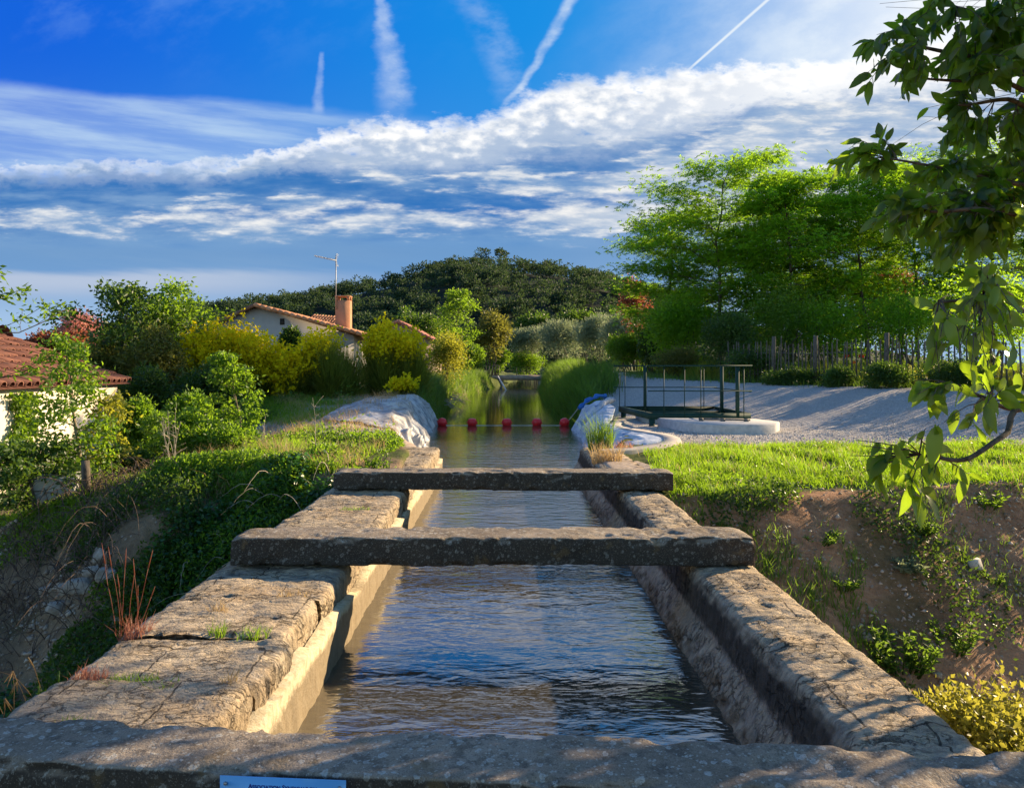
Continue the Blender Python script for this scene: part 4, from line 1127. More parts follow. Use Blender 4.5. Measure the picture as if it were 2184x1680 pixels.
def elder():
    b = at(180, 1105, 11.2); gz = ground_z(b[0], 11.2)
    tree('elder_sapling', 'bright sunlit elder sapling in front of the white outbuilding', 'tree', (b[0], 11.2, gz), 2.5, .040, .44, .16, 24, 4, M_GREEN, 10, .075, .042, spread=.09, rise=.5, lean=(-.15, 0), bark=M_BARK_PALE, minr=.006)
    b = at(212, 1080, 11.8); gz = ground_z(b[0], 11.8)
    tree('elder_sapling', 'slim elder sapling just right of the bright one by the outbuilding', 'tree', (b[0], 11.8, gz), 1.7, .03, .26, .3, 14, 4, M_YELLOWG, 8, .07, .04, spread=.09, rise=.6, lean=(.05, 0), bark=M_BARK_PALE, minr=.006)
    b = at(75, 1060, 10.5); gz = ground_z(b[0], 10.5)
    tree('elder_sapling', 'shaded elder sapling spreading low at the left edge', 'tree', (b[0], 10.5, gz), 1.1, .028, .70, .15, 16, 5, M_DARKG, 16, .075, .043, spread=.10, rise=.35, bark=M_BARK, minr=.006)
    b = at(528, 965, 13.2); gz = ground_z(b[0], 13.2)
    tree('pear_sapling', 'thin leaning sapling with a tufted top in front of the largest broom', 'tree', (b[0], 13.2, gz), 1.75, .024, .30, .22, 16, 3, M_GREEN, 16, .075, .04, spread=.075, rise=1.1, lean=(-.42, 0), bark=M_BARK_PALE, minr=.005)
    for px, py, d, H in ((395, 985, 12.6, 1.05), (440, 960, 13.4, .85), (345, 960, 13.0, 1.15)):
        b = at(px, py, d); gz = ground_z(b[0], d)
        lab = {395: 'small whippy sapling left of the thin leaning sapling', 440: 'shortest whippy sapling on the left bank', 345: 'whippy sapling nearest the outbuilding corner'}[px]
        tree('whip_sapling', lab, 'tree', (b[0], d, gz), H, .014, .26, .3, 12, 3, M_GREEN, 14, .07, .035, spread=.07, rise=.9, bark=M_TWIG, minr=.004, group='whippy saplings on the left bank')
    # leafy boughs of a cherry tree that stands past the left edge
    gz = ground_z(-8.9, 12.0)
    tree('cherry_tree', 'cherry tree past the left edge with leafy boughs reaching into view', 'tree', (-8.9, 12.0, gz), 4.0, .08, 1.75, .62, 10, 4, M_GREEN, 10, .12, .045, spread=.09, rise=.45, bark=M_BARK)
elder()
def wall_ivy():
    n = 1500; root = empty('climbing_plant', (-10.0, 15.7, -1.2), 'green creeper climbing the white outbuilding wall at the left edge', 'creeper')
    y = rng.uniform(15.5, 16.35, n); z = rng.uniform(-1.0, .85, n)
    P = np.stack([-9.97 + rng.random(n) * .16, y + .15 * np.sin(z * 4), z], 1)
    mb = MB(); leaves(mb, P, unit(rng.normal(size=(n, 3)) * np.array([.6, 1, 1]) + np.array([.5, 0, -.5])), .10, .07, .2); mb.build('leaves', M_GREEN, root)
    s = MB()
    for k in range(4): tube(s, curve_pts((-9.96, 15.6 + .2 * k, -1.2), (-9.96, 15.6 + .2 * k, .7), 7, 0, .06), .012, 4)
    s.build('stem', M_BARK, root)
wall_ivy()

# dead stalks and thorny stems
def stalk(label, px, y0, y1, d, n, lean, group, branch=7):
    b = at(px, y0, d); gz = ground_z(b[0], d); H = at(px, y1, d)[2] - gz
    mb = MB(); base = np.array([b[0], d, gz - .05])
    for k in range(n):
        q = base + np.array([rng.normal(lean, .10) * H, rng.normal(0, .1) * H, H * rng.uniform(.65, 1.0)])
        c = curve_pts(base + rng.normal(0, .03, 3) * np.array([1, 1, 0]), q, 8, 0, .05); tube(mb, c, np.linspace(.0055, .002, 8), 4)
        for _ in range(branch):
            j = rng.integers(2, 7); a = rng.uniform(0, 6.28); L = rng.uniform(.06, .22) * min(1.2, H)
            tube(mb, curve_pts(c[j], c[j] + np.array([math.cos(a), math.sin(a), rng.uniform(.1, .8)]) * L, 3), np.linspace(.0028, .0012, 3), 3)
    tag(mb.build('dead_stalk', M_TWIG, origin=(b[0], d, gz)), label, 'dry stalk', group)
stalk('tall single dry stalk standing alone beside the sheet', 672, 1050, 835, 10.9, 1, -.02, 'dry stalks on the left bank', 14)
stalk('spray of pale dry stalks at the top of the earth slope', 372, 1025, 850, 11.3, 7, -.12, 'dry stalks on the left bank')
stalk('bristling bundle of dry stalks left of the farthest beam', 655, 1075, 960, 10.0, 9, .0, 'dry stalks on the left bank')
stalk('low broken dry stalks at the lip of the ivy slope', 440, 1050, 965, 11.0, 6, .1, 'dry stalks on the left bank')
stalk('thin dry stalks behind the ivy, between the two sprays', 560, 1010, 880, 12.0, 3, .05, 'dry stalks on the left bank')

def arcs(label, name, n, x0, x1, y0, y1, H, L, mat, cat):
    mb = MB()
    x = rng.uniform(x0, x1, n); y = rng.uniform(y0, y1, n); P = ground_pts(x, y)
    for k in range(n):
        a = rng.uniform(0, 6.28); l = L * rng.uniform(.5, 1.2); h = H * rng.uniform(.4, 1.2)
        t = np.linspace(0, 1, 12)[:, None]
        c = P[k] + np.array([math.cos(a) * l, math.sin(a) * l, 0]) * t + np.array([0, 0, 1.0]) * (h * 4 * t * (1 - t) * (1 - .3 * t)) + np.cumsum(rng.normal(0, .008, (12, 3)), 0)
        tube(mb, c, np.linspace(.006, .0015, 12), 3, cap=False)
    return tag(mb.build(name, mat, origin=(float(x.mean()), float(y.mean()), float(P[:, 2].mean()))), label, cat)
arcs('tangle of dead brown brambles below the shaded elder at the left edge', 'bramble_thicket', 420, -6.4, -4.4, 8.0, 10.4, .40, .8, M_TWIG_DARK, 'brambles')
arcs('loose dead bramble runners straggling over the ivy slope', 'bramble_thicket', 90, -3.6, -2.1, 7.0, 9.8, .25, .8, M_TWIG, 'brambles')

def ivy():
    n = 68000
    x = rng.uniform(-5.6, -1.98, n * 2); y = rng.uniform(4.6, 10.4, n * 2)
    nz = fbm(np.stack([x, y, 0 * x], -1) * 1.1, 33, 4)
    edge = x - (-4.15 - .42 * (8.6 - y))            # right of the bare earth strip
    m = sst(-.1, .35, edge + (nz - .5) * 1.1) * sst(.30, .44, nz) + sst(.50, .62, nz) * .8 * (y < 8.6)
    keep = rng.random(n * 2) < m; x, y = x[keep][:n], y[keep][:n]
    P = ground_pts(x, y); P[:, 2] += rng.random(len(x)) ** 2 * .22
    D = rng.normal(size=P.shape); D[:, 2] = D[:, 2] * .4 - .1
    mb = MB(); leaves(mb, P, D, rng.uniform(.035, .075, len(P)), .05, .12, .35)
    tag(mb.build('ivy_cover', M_IVY), 'dark ivy and creeping leaves covering the left slope below the wall', 'ivy', kind='stuff')
ivy()

# --- grass
def N2(x, y, s, k): return fbm(np.stack([x, y, 0 * x], -1) * s, k, 3)
def gr_strip(x, y):
    e = y - (crest_r(x) - .10)
    top = np.interp(x, [1.8, 2.6, 3.4, 9], [12.25, 12.9, 13.6, 14.0])
    return (x > 1.85 + .12 * np.clip(y - 9.3, 0, 9) * (y > 9.3) * (y < 12.6)) * sst(-.35, .35, e + (N2(x, y, 1.2, 4) - .5)) * sst(top + .25, top - .5, y + (N2(x, y, 1.5, 44) - .5) * 1.6) * (.06 + .94 * sst(.38, .56, N2(x, y, 1.7, 6)))
grass_patch('bright sunlit grass strip between the gravel and the right slope', 52000, (1.8, 10.5), (8.3, 14.2), gr_strip, .13, .011)
grass_patch('sparse grass tufts on the bare right slope', 11000, (1.8, 7.5), (5.2, 9.5), lambda x, y: sst(.52, .66, N2(x, y, 1.1, 14)) * sst(6.5, 3.5, x) * (.35 + .65 * sst(6.0, 8.5, y)), .15, .010, M_REED, clump=.05)
def gr_left(x, y):
    return sst(-1.95, -2.15, x) * (.15 + .85 * sst(.42, .58, N2(x, y, .8, 24))) * (1 - .95 * sst(-1.9, -2.2, x) * sst(-8.0, -6.4, x) * sst(13.0, 14.2, y) * sst(29, 26, y) * sst(.60, .50, N2(x, y, .7, 29))) * (1 - (x > -4.5) * (y > 16.6) * (y < 25.4))
grass_patch('rough grass and weeds on the left bank', 46000, (-9, -1.9), (9.6, 30), gr_left, .17, .012)
grass_patch('dry bleached grass straggling through the left bank', 7000, (-7, -1.9), (9.2, 24), lambda x, y: sst(.5, .62, N2(x, y, 1.3, 91)), .30, .007, M_DRYG, 'dry_grass', .9)
grass_patch('sunlit meadow grass behind the paling fence', 18000, (7, 19), (18, 34), lambda x, y: sst(.15, .5, beyond_fence(x, y)) * sst(6, 3, beyond_fence(x, y)), .62, .022, M_YELLOWG, 'meadow_grass', .4)
grass_patch('shaded green grass under the locust grove', 9000, (4, 22), (28, 42), lambda x, y: sst(.2, 1, beyond_fence(x, y)), .7, .035, M_REED, 'meadow_grass', .4)
grass_patch('weeds fringing the foot of the hedge along the gravel', 7000, (4, 16), (15, 34), lambda x, y: sst(-1.5, -.8, beyond_fence(x, y)) * sst(.1, -.2, beyond_fence(x, y)), .25, .012, M_REED)

# --- weeds on the right slope
def slope_plants():
    def foot(px, py):
        for d in np.arange(3.6, 10.6, .02):
            p = at(px, py, d)
            if p[2] <= ground_z(p[0], d): return np.array([p[0], d, ground_z(p[0], d)])
        return at(px, py, 6.5)
    for px, py, h, n, s, leaf, mat, lab in ((1925, 1425, .42, 40, .34, .095, M_REED, 'large leafy weed clump halfway down the right slope'),
            (2030, 1385, .30, 22, .22, .085, M_REED, 'leafy weed right of the large clump on the slope'),
            (1935, 1215, .16, 16, .16, .10, M_SILVER, 'grey-green thistle rosette on the right slope'),
            (1960, 1130, .16, 22, .22, .06, M_REED, 'low weed patch below the leaf sprays'),
            (2105, 1075, .22, 20, .22, .075, M_GREEN, 'sunlit weed at the crest near the right edge'),
            (1745, 1150, .14, 22, .24, .06, M_REED, 'grassy weed left of the thistle'),
            (2120, 1235, .14, 12, .14, .06, M_REED, 'small weed right of the white brick'),
            (1690, 1330, .16, 18, .2, .06, M_REED, 'weed beside the wall below the middle beam'),
            (1800, 1250, .15, 18, .2, .06, M_REED, 'weed in the middle of the bare slope'),
            (2010, 1500, .2, 18, .2, .07, M_DARKG, 'dark weed behind the yellow bush')):
        b = foot(px, py)
        weed('weed', lab, b, h, n, s, leaf, mat, group='weeds on the right slope')
    shrub('photinia_bush', 'yellow-green bush with creamy ruddy tips at the lower right corner', 'bush', (1985, 1470, 2330, 1790), 5.2, 9000, .055, M_PHOT, k=18, depth=.7, fuzz=.12, base_z=-2.6)
    b = foot(2080, 1215)
    mb = MB(); bar(mb, b + np.array([-.06, 0, .02]), b + np.array([.06, .01, .06]), .06, .12)
    tag(mb.build('brick', plain_mat('white_brick', (.50, .46, .40), (.62, .58, .52), 20), origin=tuple(b)), 'pale broken brick lying on the bare right slope', 'brick')
    for px, py, r in ((1700, 1290, .05), (1860, 1305, .06), (2150, 1110, .05), (1905, 1060, .05), (1990, 1160, .045), (1850, 1365, .07), (2060, 1290, .05), (2000, 1445, .06)):
        b = foot(px, py); mb = MB(); rock_mesh(mb, b, (r, r * .8, r * .6), px, 9)
        tag(mb.build('stone', MATS.get('slope_stone') or plain_mat('slope_stone', (.25, .17, .11), (.42, .33, .24), 15), smooth=True, origin=tuple(b)), 'small earthy stone lying on the bare right slope', 'stone', 'stones on the right slope')
slope_plants()

# --- rocks at the foot of the left earth slope
def rocks():
    m = plain_mat('pale_rock', (.24, .20, .16), (.46, .41, .35), 12, .9, .8, .03, .15)
    for px, py, d, r, lab in ((170, 1222, 8.6, .17, 'largest pale rock at the foot of the earth slope'), (140, 1215, 8.7, .12, 'pale rock left of the largest one'),
            (120, 1240, 8.5, .13, 'flat pale rock below the brambles'), (196, 1205, 8.7, .11, 'rounded rock right of the largest one'),
            (255, 1245, 8.2, .09, 'small rock at the right end of the row by the ivy'), (228, 1180, 8.6, .14, 'earth-stained rock lying on the slope'), (95, 1215, 8.9, .09, 'smallest rock at the left end of the row'), (215, 1160, 8.8, .13, 'uppermost rock half buried in the slope')):
        p = at(px, py, d); p[2] = ground_z(p[0], d) + r * .25
        mb = MB(); rock_mesh(mb, p, (r, r * .8, r * .85), px, 12)
        tag(mb.build('rock', m, smooth=True, origin=tuple(p)), lab, 'rock', 'rocks below the left bank')
rocks()

# --- tufts in the joints of the left wall
def wall_tufts():
    for x, y, n, h, s, mat, lab in ((-1.66, 3.42, 160, .055, .07, M_GRASS, 'low green tuft across the second block of the left wall'),
            (-1.52, 3.38, 110, .05, .06, M_GRASS, 'yellowish tuft right of the low green one on the left wall'),
            (-1.86, 3.48, 120, .07, .05, M_REDG, 'reddish tuft at the outer edge of the left wall'),
            (-1.66, 2.98, 90, .07, .035, M_GREEN, 'green rosette on the nearest block of the left wall'),
            (-1.50, 4.04, 60, .09, .03, M_GRASS, 'thin yellow tuft in the third joint of the left wall'),
            (-1.30, 4.02, 90, .08, .05, M_GRASS, 'bright tuft near the inner edge in the third joint'),
            (-1.62, 4.4, 50, .10, .03, M_DRYG, 'dry tuft beside the slanting groove on the left wall'),
            (-1.28, 4.72, 80, .05, .06, M_DRYG, 'low dry tuft in the joint below the middle beam'),
            (-1.20, 3.38, 60, .10, .02, M_DRYG, 'dull tuft on the inner edge of the left wall'),
            (-1.45, 7.55, 140, .05, .09, M_GRASS, 'mossy tuft on the left wall behind the middle beam'),
            (-1.35, 6.9, 70, .04, .07, M_DRYG, 'dry patch of stems on the left wall between the far beams')):
        tuft('grass_tuft', lab, (x, y, .0), n, h, s, mat, 'grass tufts on the left wall', .004)
    tuft('red_grass', 'tall reddish grass stems growing at the outer edge of the left wall', (-1.93, 4.05, -.02), 150, .13, .05, M_REDG, w=.004, lean=.5)
    mb = MB()
    for k in range(9):
        p = np.array([-1.95 + rng.normal(0, .035), 4.1 + rng.normal(0, .03), -.02])
        q = p + np.array([rng.normal(.02, .05), rng.normal(0, .04), rng.uniform(.18, .38)])
        tube(mb, curve_pts(p, q, 5, 0, .03), np.linspace(.0020, .0013, 5), 4); tube(mb, [q, q + (q - p) * .28], [.0035, .001], 5)
    tag(mb.build('seed_stems', M_REDG, origin=(-1.95, 4.1, 0)), 'group of tall reddish seed heads on the left wall edge', 'grass stems')
    mb = MB()
    for k in range(10):
        p = np.array([-2.02, 3.2 + rng.uniform(-.2, .25), -.06]); q = p + np.array([-rng.uniform(.0, .22), rng.normal(0, .05), rng.uniform(.10, .20)])
        c = curve_pts(p, q, 5, .15, .03); tube(mb, c, .0018, 3)
        for _ in range(3): tube(mb, [c[4], c[4] + np.array([rng.normal(0, .02), rng.normal(0, .02), -.05])], [.004, .001], 4)
    tag(mb.build('oat_stems', M_DRYG, origin=(-2.02, 3.2, 0)), 'nodding wild oat stems beside the nearest blocks of the left wall', 'grass stems')
    weed('weed', 'small leafy weed rooted at the outer edge of the left wall', (-2.0, 3.35, -.1), .22, 5, .06, .035, M_GREEN)
    tuft('tall_grass_clump', 'upright green grass clump at the corner of the curved kerb', (1.62, 12.9, -.05), 260, .75, .13, M_REED, w=.012, lean=.35)
    tuft('tall_grass_clump', 'bleached grass clump at the inner edge of the end slab', (1.50, 11.3, -.03), 260, .38, .14, M_DRYG, w=.009, lean=.6)
    tuft('tall_grass_clump', 'reddish grass on the curved kerb', (1.95, 12.6, .02), 110, .22, .10, M_REDG, w=.008, lean=.5)
    weed('weed', 'leafy weed at the left end of the farthest beam over the water', (-1.5, 9.7, .05), .22, 12, .14, .06, M_GREEN)
    weed('weed', 'leafy weed behind the left half of the farthest beam', (-1.75, 10.3, .08), .22, 14, .2, .07, M_GREEN)
    weed('weed', 'broad-leaved bright plant on the ivy slope', ground_pts(np.array([-3.05]), np.array([8.9]))[0], .2, 10, .12, .07, M_GRASS, lw=.5)
wall_tufts()

def cover(label, n, xr, yr, dens, H, leaf, mat, name='weed_cover', k=34, scale=.9):
    x = rng.uniform(*xr, n * 3); y = rng.uniform(*yr, n * 3)
    keep = rng.random(n * 3) < dens(x, y); x, y = x[keep][:n], y[keep][:n]
    P = ground_pts(x, y); hh = sst(.42, .72, N2(x, y, scale, k)) * H
    P[:, 2] += rng.random(len(x)) ** .8 * (hh + .03)
    D = rng.normal(size=P.shape) + np.array([0, 0, .25])
    mb = MB(); leaves(mb, P, D, leaf * rng.uniform(.5, 1.3, len(P)), leaf * .5, .2, 0, np.clip(N2(x, y, 1.6, k + 1) * .8 + rng.normal(0, .25, len(P)), 0, 1))
    tag(mb.build(name, mat), label, 'weeds', kind='stuff')
_bare = lambda x, y: 1 - .97 * sst(-1.9, -2.2, x) * sst(-7.2, -5.8, x) * sst(13.4, 14.6, y) * sst(29, 26, y)
_off = lambda x, y: 1 - (x > -4.6) * (y > 16.4) * (y < 25.4)
cover('leafy weeds and nettles covering the left bank above the ivy slope', 42000, (-8, -1.75), (9.7, 15.0), lambda x, y: sst(.36, .55, N2(x, y, .9, 34)) * _bare(x, y), .15, .06, M_GREEN)
cover('deep green weeds under the brooms and along the sandy patch', 36000, (-13, -2.2), (15, 27.5), lambda x, y: sst(.36, .55, N2(x, y, .6, 54)) * _bare(x, y) * _off(x, y), .55, .10, M_REED, k=54, scale=.6)
cover('green weeds creeping over the bare right slope', 15000, (1.85, 7.5), (5.2, 9.4), lambda x, y: sst(.52, .64, N2(x, y, 1.1, 64)) * (.3 + .7 * sst(6.5, 3.2, x + (9 - y) * .3)), .14, .055, M_DARKG, k=64, scale=.8)
cover('small leafy weeds among the sunlit grass strip', 9000, (1.9, 10), (8.6, 14), lambda x, y: gr_strip(x, y) * sst(.45, .62, N2(x, y, 1.5, 84)), .12, .05, M_GREEN, k=84, scale=1.5)
grass_patch('dry seed stems in the sunlit grass strip', 2500, (1.9, 10), (8.8, 14), lambda x, y: gr_strip(x, y) * .5 + .03, .20, .006, M_DRYG, 'dry_grass', .6)
cover('low brambly growth on the lower left slope', 26000, (-7.4, -3.6), (5.6, 9.6), lambda x, y: sst(.44, .56, N2(x, y, .9, 74)), .28, .055, M_DARKG, k=74)
cover('sunlit mixed weeds spilling over the top of the ivy slope', 16000, (-4.6, -1.95), (7.6, 10.2), lambda x, y: sst(.44, .58, N2(x, y, 1.1, 104)) * sst(7.4, 9.4, y), .20, .055, M_GREEN, k=104, scale=1.1)

def pebbles(label, n, xr, yr, dens, r0, r1, mat):
    x = rng.uniform(*xr, n * 3); y = rng.uniform(*yr, n * 3); keep = rng.random(n * 3) < dens(x, y); x, y = x[keep][:n], y[keep][:n]
    P = ground_pts(x, y); m = len(x); r = r0 * (r1 / r0) ** (rng.random(m) ** 2.5)
    o = np.array([(1, 0, 0), (0, 1, 0), (-1, 0, 0), (0, -1, 0), (0, 0, .8), (0, 0, -.6)])
    V = P[:, None] + o[None] * r[:, None, None] * rng.uniform(.6, 1.3, (m, 6, 1)) + rng.normal(0, .18, (m, 6, 3)) * r[:, None, None]
    f = np.array([(0, 1, 4), (1, 2, 4), (2, 3, 4), (3, 0, 4), (1, 0, 5), (2, 1, 5), (3, 2, 5), (0, 3, 5)])
    mb = MB().add(V.reshape(-1, 3), (np.arange(m)[:, None, None] * 6 + f[None]).reshape(-1, 3), np.repeat(rng.random(m), 6))
    tag(mb.build('loose_stones', mat), label, 'stones', kind='stuff')
def pebble_mat(name, c1, c2):
    m, g, o = new_mat(name); principled(g, o, g.mix(g.attr('rnd'), c1, c2), .9, spec=.15); return m
_pm = pebble_mat('loose_earth_stones', (.22, .15, .10), (.50, .42, .34)); _pg = pebble_mat('loose_gravel', (.26, .23, .21), (.66, .61, .56))
pebbles('loose stones and crumbled earth on the bare left slope', 9000, (-6.6, -1.9), (4.8, 10.2), lambda x, y: sst(.40, .62, N2(x, y, 1.2, 97)), .006, .055, _pm)
pebbles('loose stones and crumbs scattered over the bare right slope', 12000, (1.85, 8), (5.0, 9.6), lambda x, y: .3 + .7 * sst(.42, .62, N2(x, y, 1.2, 98)), .005, .040, _pm)
pebbles('loose gravel along the near edge of the track', 26000, (2.4, 13), (13.2, 19), lambda x, y: sst(13.2, 13.9, y + (N2(x, y, 1.1, 99) - .5)) * sst(19, 14.5, y) * (x > 2.9 + .2 * (y > 14.2)), .006, .026, _pg)
pebbles('stones and grit on the sandy patch of the left bank', 7000, (-8, -2.0), (10.5, 24), lambda x, y: .6 * (1 - (x > -4.6) * (y > 16.4)), .006, .04, _pm)

# ------------------------------------------------------------------ houses
M_PLASTER = None
def plaster(name, c1, c2, stain, amt):
    m, g, o = new_mat(name); p = X(g, pos(g)); n = g.noise(p, 1.1, 5, .6); f = g.noise(p, 25, 4)
    st = g.noise(g.vscale(p, (1.5, 1.5, .35)), 1.0, 5, .65)
    z = g.sep(p)[2]
    c = g.mix(g.sst(.3, .7, n), c1, c2)
    c = g.mix((g.sst(.52, .70, st) * amt).sat(), c, stain)
    principled(g, o, c, .9, g.bump(f, .3, .01), spec=.15); return m
def tile_mat(name, c1, c2, c3):
    m, g, o = new_mat(name); p = X(g, pos(g)); n = g.noise(p, 2.5, 4); f = g.noise(p, 14, 5, .65); r = g.attr('rnd')
    c = g.mix(r, c1, c2); c = g.mix(g.sst(.5, .7, f * .5 + n * .5) * .8, c, c3)
    principled(g, o, c, .85, g.bump(f, .4, .01), spec=.2); return m

def tiles(mb, A, B, Cc, rows, cols, r=.07, lift=.03, lap=1.12):
    """courses of half-round tiles on the slope: A eave start, B eave end, Cc vector from eave up to ridge"""
    A, B, Cc = np.array(A, float), np.array(B, float), np.array(Cc, float)
    e = (B - A) / cols; nrm = unit(np.cross(e, Cc)); nrm = nrm if nrm[2] > 0 else -nrm
    eu = unit(e); w = np.linalg.norm(e)
    ang = np.linspace(math.pi, 0, 7)
    for i in range(rows):
        for j in range(cols):
            p0 = A + e * (j + .5) + Cc * (i / rows) + nrm * (lift + .012); p1 = A + e * (j + .5) + Cc * (i / rows + lap / rows) + nrm * lift * .6
            jit = rng.normal(0, .006, 3)
            V = []
            for p, s in ((p0 + jit, 1.0), (p1 + jit, .86)):
                V += [p + eu * math.cos(a) * w * .40 * s + nrm * math.sin(a) * w * .42 * s for a in ang]
            V += [p0 + jit + eu * math.cos(a) * w * .32 + nrm * math.sin(a) * w * .34 for a in ang]
            f = [(k, k + 1, k + 8, k + 7) for k in range(6)] + [(k, k + 14, k + 15, k + 1) for k in range(6)]
            mb.add(np.array(V), np.array(f), np.full(21, rng.random()))
    # the channel tiles below
    V = [A, B, B + Cc, A + Cc]; mb.add(np.array(V) + nrm * .005, np.array([[0, 1, 2, 3]]), np.full(4, .2))

def prism(mb, outline, y0, y1):
    """extrudes an (x, z) outline from y0 to y1"""
    n = len(outline); V = [(x, y0, z) for x, z in outline] + [(x, y1, z) for x, z in outline]
    mb.add(V, [np.array([(i, (i + 1) % n, n + (i + 1) % n, n + i) for i in range(n)]), np.arange(n)[None, ::-1], (n + np.arange(n))[None]])

def outbuilding():
    root = empty('outbuilding', (-12, 16.5, -1.4), 'low white plastered outbuilding with a red tiled roof at the left edge', 'building')
    X0, Y0, Y1 = -10.0, 12.2, 20.0
    wall = MB(); prism(wall, [(-16.0, -2.2), (X0, -2.2), (X0, .96), (-13.0, 2.0), (-16.0, .96)], Y0, Y1)
    wall.build('wall', plaster('white_plaster', (.56, .50, .40), (.68, .62, .52), (.36, .26, .17), .95), root)
    rf = MB(); tiles(rf, (X0 + .22, Y0 - .2, .93), (X0 + .22, Y1 + .28, .93), (-3.24, 0, 1.16), 8, 31, .07, .05)
    tm = tile_mat('red_roof_tile', (.11, .045, .034), (.22, .095, .065), (.07, .05, .042))
    roof = rf.build('roof', tm, root, smooth=True)
    rb = MB(); tiles(rb, (-16.2, Y0 - .2, .93), (-16.2, Y1 + .28, .93), (3.24, 0, 1.16), 2, 10); rb.build('rear_roof', tm, root)
    rd = MB()
    for k in range(20):
        a = np.array([-13.0, Y0 - .1 + k * .41, 2.14]); tube(rd, [a, a + np.array([0, .45, .0])], [.12, .10], 10)
    rd.build('ridge_tiles', tm, roof, smooth=True)
outbuilding()

def gable_house():
    d = 40.0
    root = empty('house', (at(560, 780, d)[0], d, .3), 'grey gabled house with terracotta roof, chimney and aerial behind the brooms', 'house')
    P = lambda px, py: (at(px, py, d)[0], at(px, py, d)[2])
    ap, re, le = P(548, 654), P(775, 716), P(300, 772)
    w = MB(); prism(w, [(le[0] + .2, -.5), (re[0] - .5, -.5), (re[0] - .5, re[1] + .02), ap, (le[0] + .2, le[1] + .05)], d, d + 9)
    w.build('wall', plaster('grey_render', (.40, .37, .34), (.48, .45, .41), (.30, .27, .25), .3), root)
    tm = tile_mat('terracotta_tile', (.42, .19, .10), (.58, .30, .17), (.30, .17, .11))
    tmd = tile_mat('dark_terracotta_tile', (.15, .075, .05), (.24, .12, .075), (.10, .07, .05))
    # right slope: verge course proud of the gable, roof running back
    rf = MB(); A = np.array([re[0], d - .35, re[1] + .02]); C_ = np.array([ap[0] - re[0], 0, ap[1] - re[1]])
    tiles(rf, A, A + np.array([0, 9.4, 0]), C_, 12, 36, .07, .03)
    n = 18
    for k in range(n):
        a = A + C_ * (k / n) + np.array([0, .0, .05]); b = A + C_ * ((k + 1.15) / n) + np.array([0, 0, .05])
        tube(rf, [a, b], [.115, .10], 8, rnd=rng.random())
    box(rf, re[0] - .02, re[0] + .03, d - .4, d + 9, re[1] - .14, re[1] + .0)
    rf.build('roof', tm, root, smooth=True)
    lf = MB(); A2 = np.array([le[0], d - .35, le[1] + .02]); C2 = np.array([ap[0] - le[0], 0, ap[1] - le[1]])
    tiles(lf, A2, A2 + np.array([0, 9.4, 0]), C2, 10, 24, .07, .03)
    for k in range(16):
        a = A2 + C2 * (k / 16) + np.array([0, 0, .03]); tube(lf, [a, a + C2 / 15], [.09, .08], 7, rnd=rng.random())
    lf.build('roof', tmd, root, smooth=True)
    # a lower roof behind, beside the chimney
    bk = MB(); a, b = at(650, 690, 46), at(718, 696, 46)
    tiles(bk, a, b, np.array([.1, 1.6, .60]), 4, 11); bk.build('rear_roof', tm, root, smooth=True)
    v = MB(); vx, vz = P(602, 686); box(v, vx - .12, vx + .12, d - .012, d + .05, vz - .16, vz + .16); v.build('vent', plain_mat('dark_vent', (.02, .02, .02), (.04, .04, .04)), root)
    # chimney: square stack with a notched open top
    x0, x1 = at(715, 700, 43)[0], at(745, 700, 43)[0]; zt = at(730, 640, 43)[2]; zc = at(730, 630, 43)[2]
    ch = MB(); box(ch, x0, x1, 43, 43.75, 1.4, zt)
    for (a, b, c, e) in ((x0, x0 + .14, 43, 43.14), (x1 - .14, x1, 43, 43.14), (x0, x0 + .14, 43.61, 43.75), (x1 - .14, x1, 43.61, 43.75)): box(ch, a, b, c, e, zt - .002, zc - .06)
    box(ch, x0 - .02, x1 + .02, 42.98, 43.77, zc - .062, zc)
    ch.build('chimney', plaster('chimney_render', (.42, .20, .115), (.50, .26, .15), (.30, .16, .10), .4), root)
    # television aerial on its mast, strapped to the stack
    an = MB(); top = at(717, 546, 43); foot = np.array([top[0], 42.95, zt - .5])
    tube(an, [foot, (top[0], 42.95, top[2])], .028, 6)
    tip = at(672, 546, 42.2); hub = np.array([top[0] + .04, 42.95, at(717, 556, 43)[2]])
    tube(an, [tip, hub], .020, 5)
    for k in range(13):
        p = tip + (hub - tip) * (k / 14); bar(an, p + np.array([0, -.20 - .004 * k, 0]), p + np.array([0, .20 + .004 * k, .0]), .016); bar(an, p + np.array([-.0, 0, -.07]), p + np.array([.0, 0, .07]), .014)
    for s in (-1, 1):
        q = tip + (hub - tip) * .9
        for k in range(4): bar(an, q + np.array([.1, -.2, s * (.08 + .08 * k)]), q + np.array([.1 + .03 * k, .2, s * (.08 + .08 * k)]), .014)
        bar(an, q, q + np.array([.16, 0, s * .36]), .016)
    an.build('aerial', plain_mat('galvanised', (.28, .29, .30), (.42, .43, .44), 8, .5, .1, .01, .4, .6), root)
gable_house()

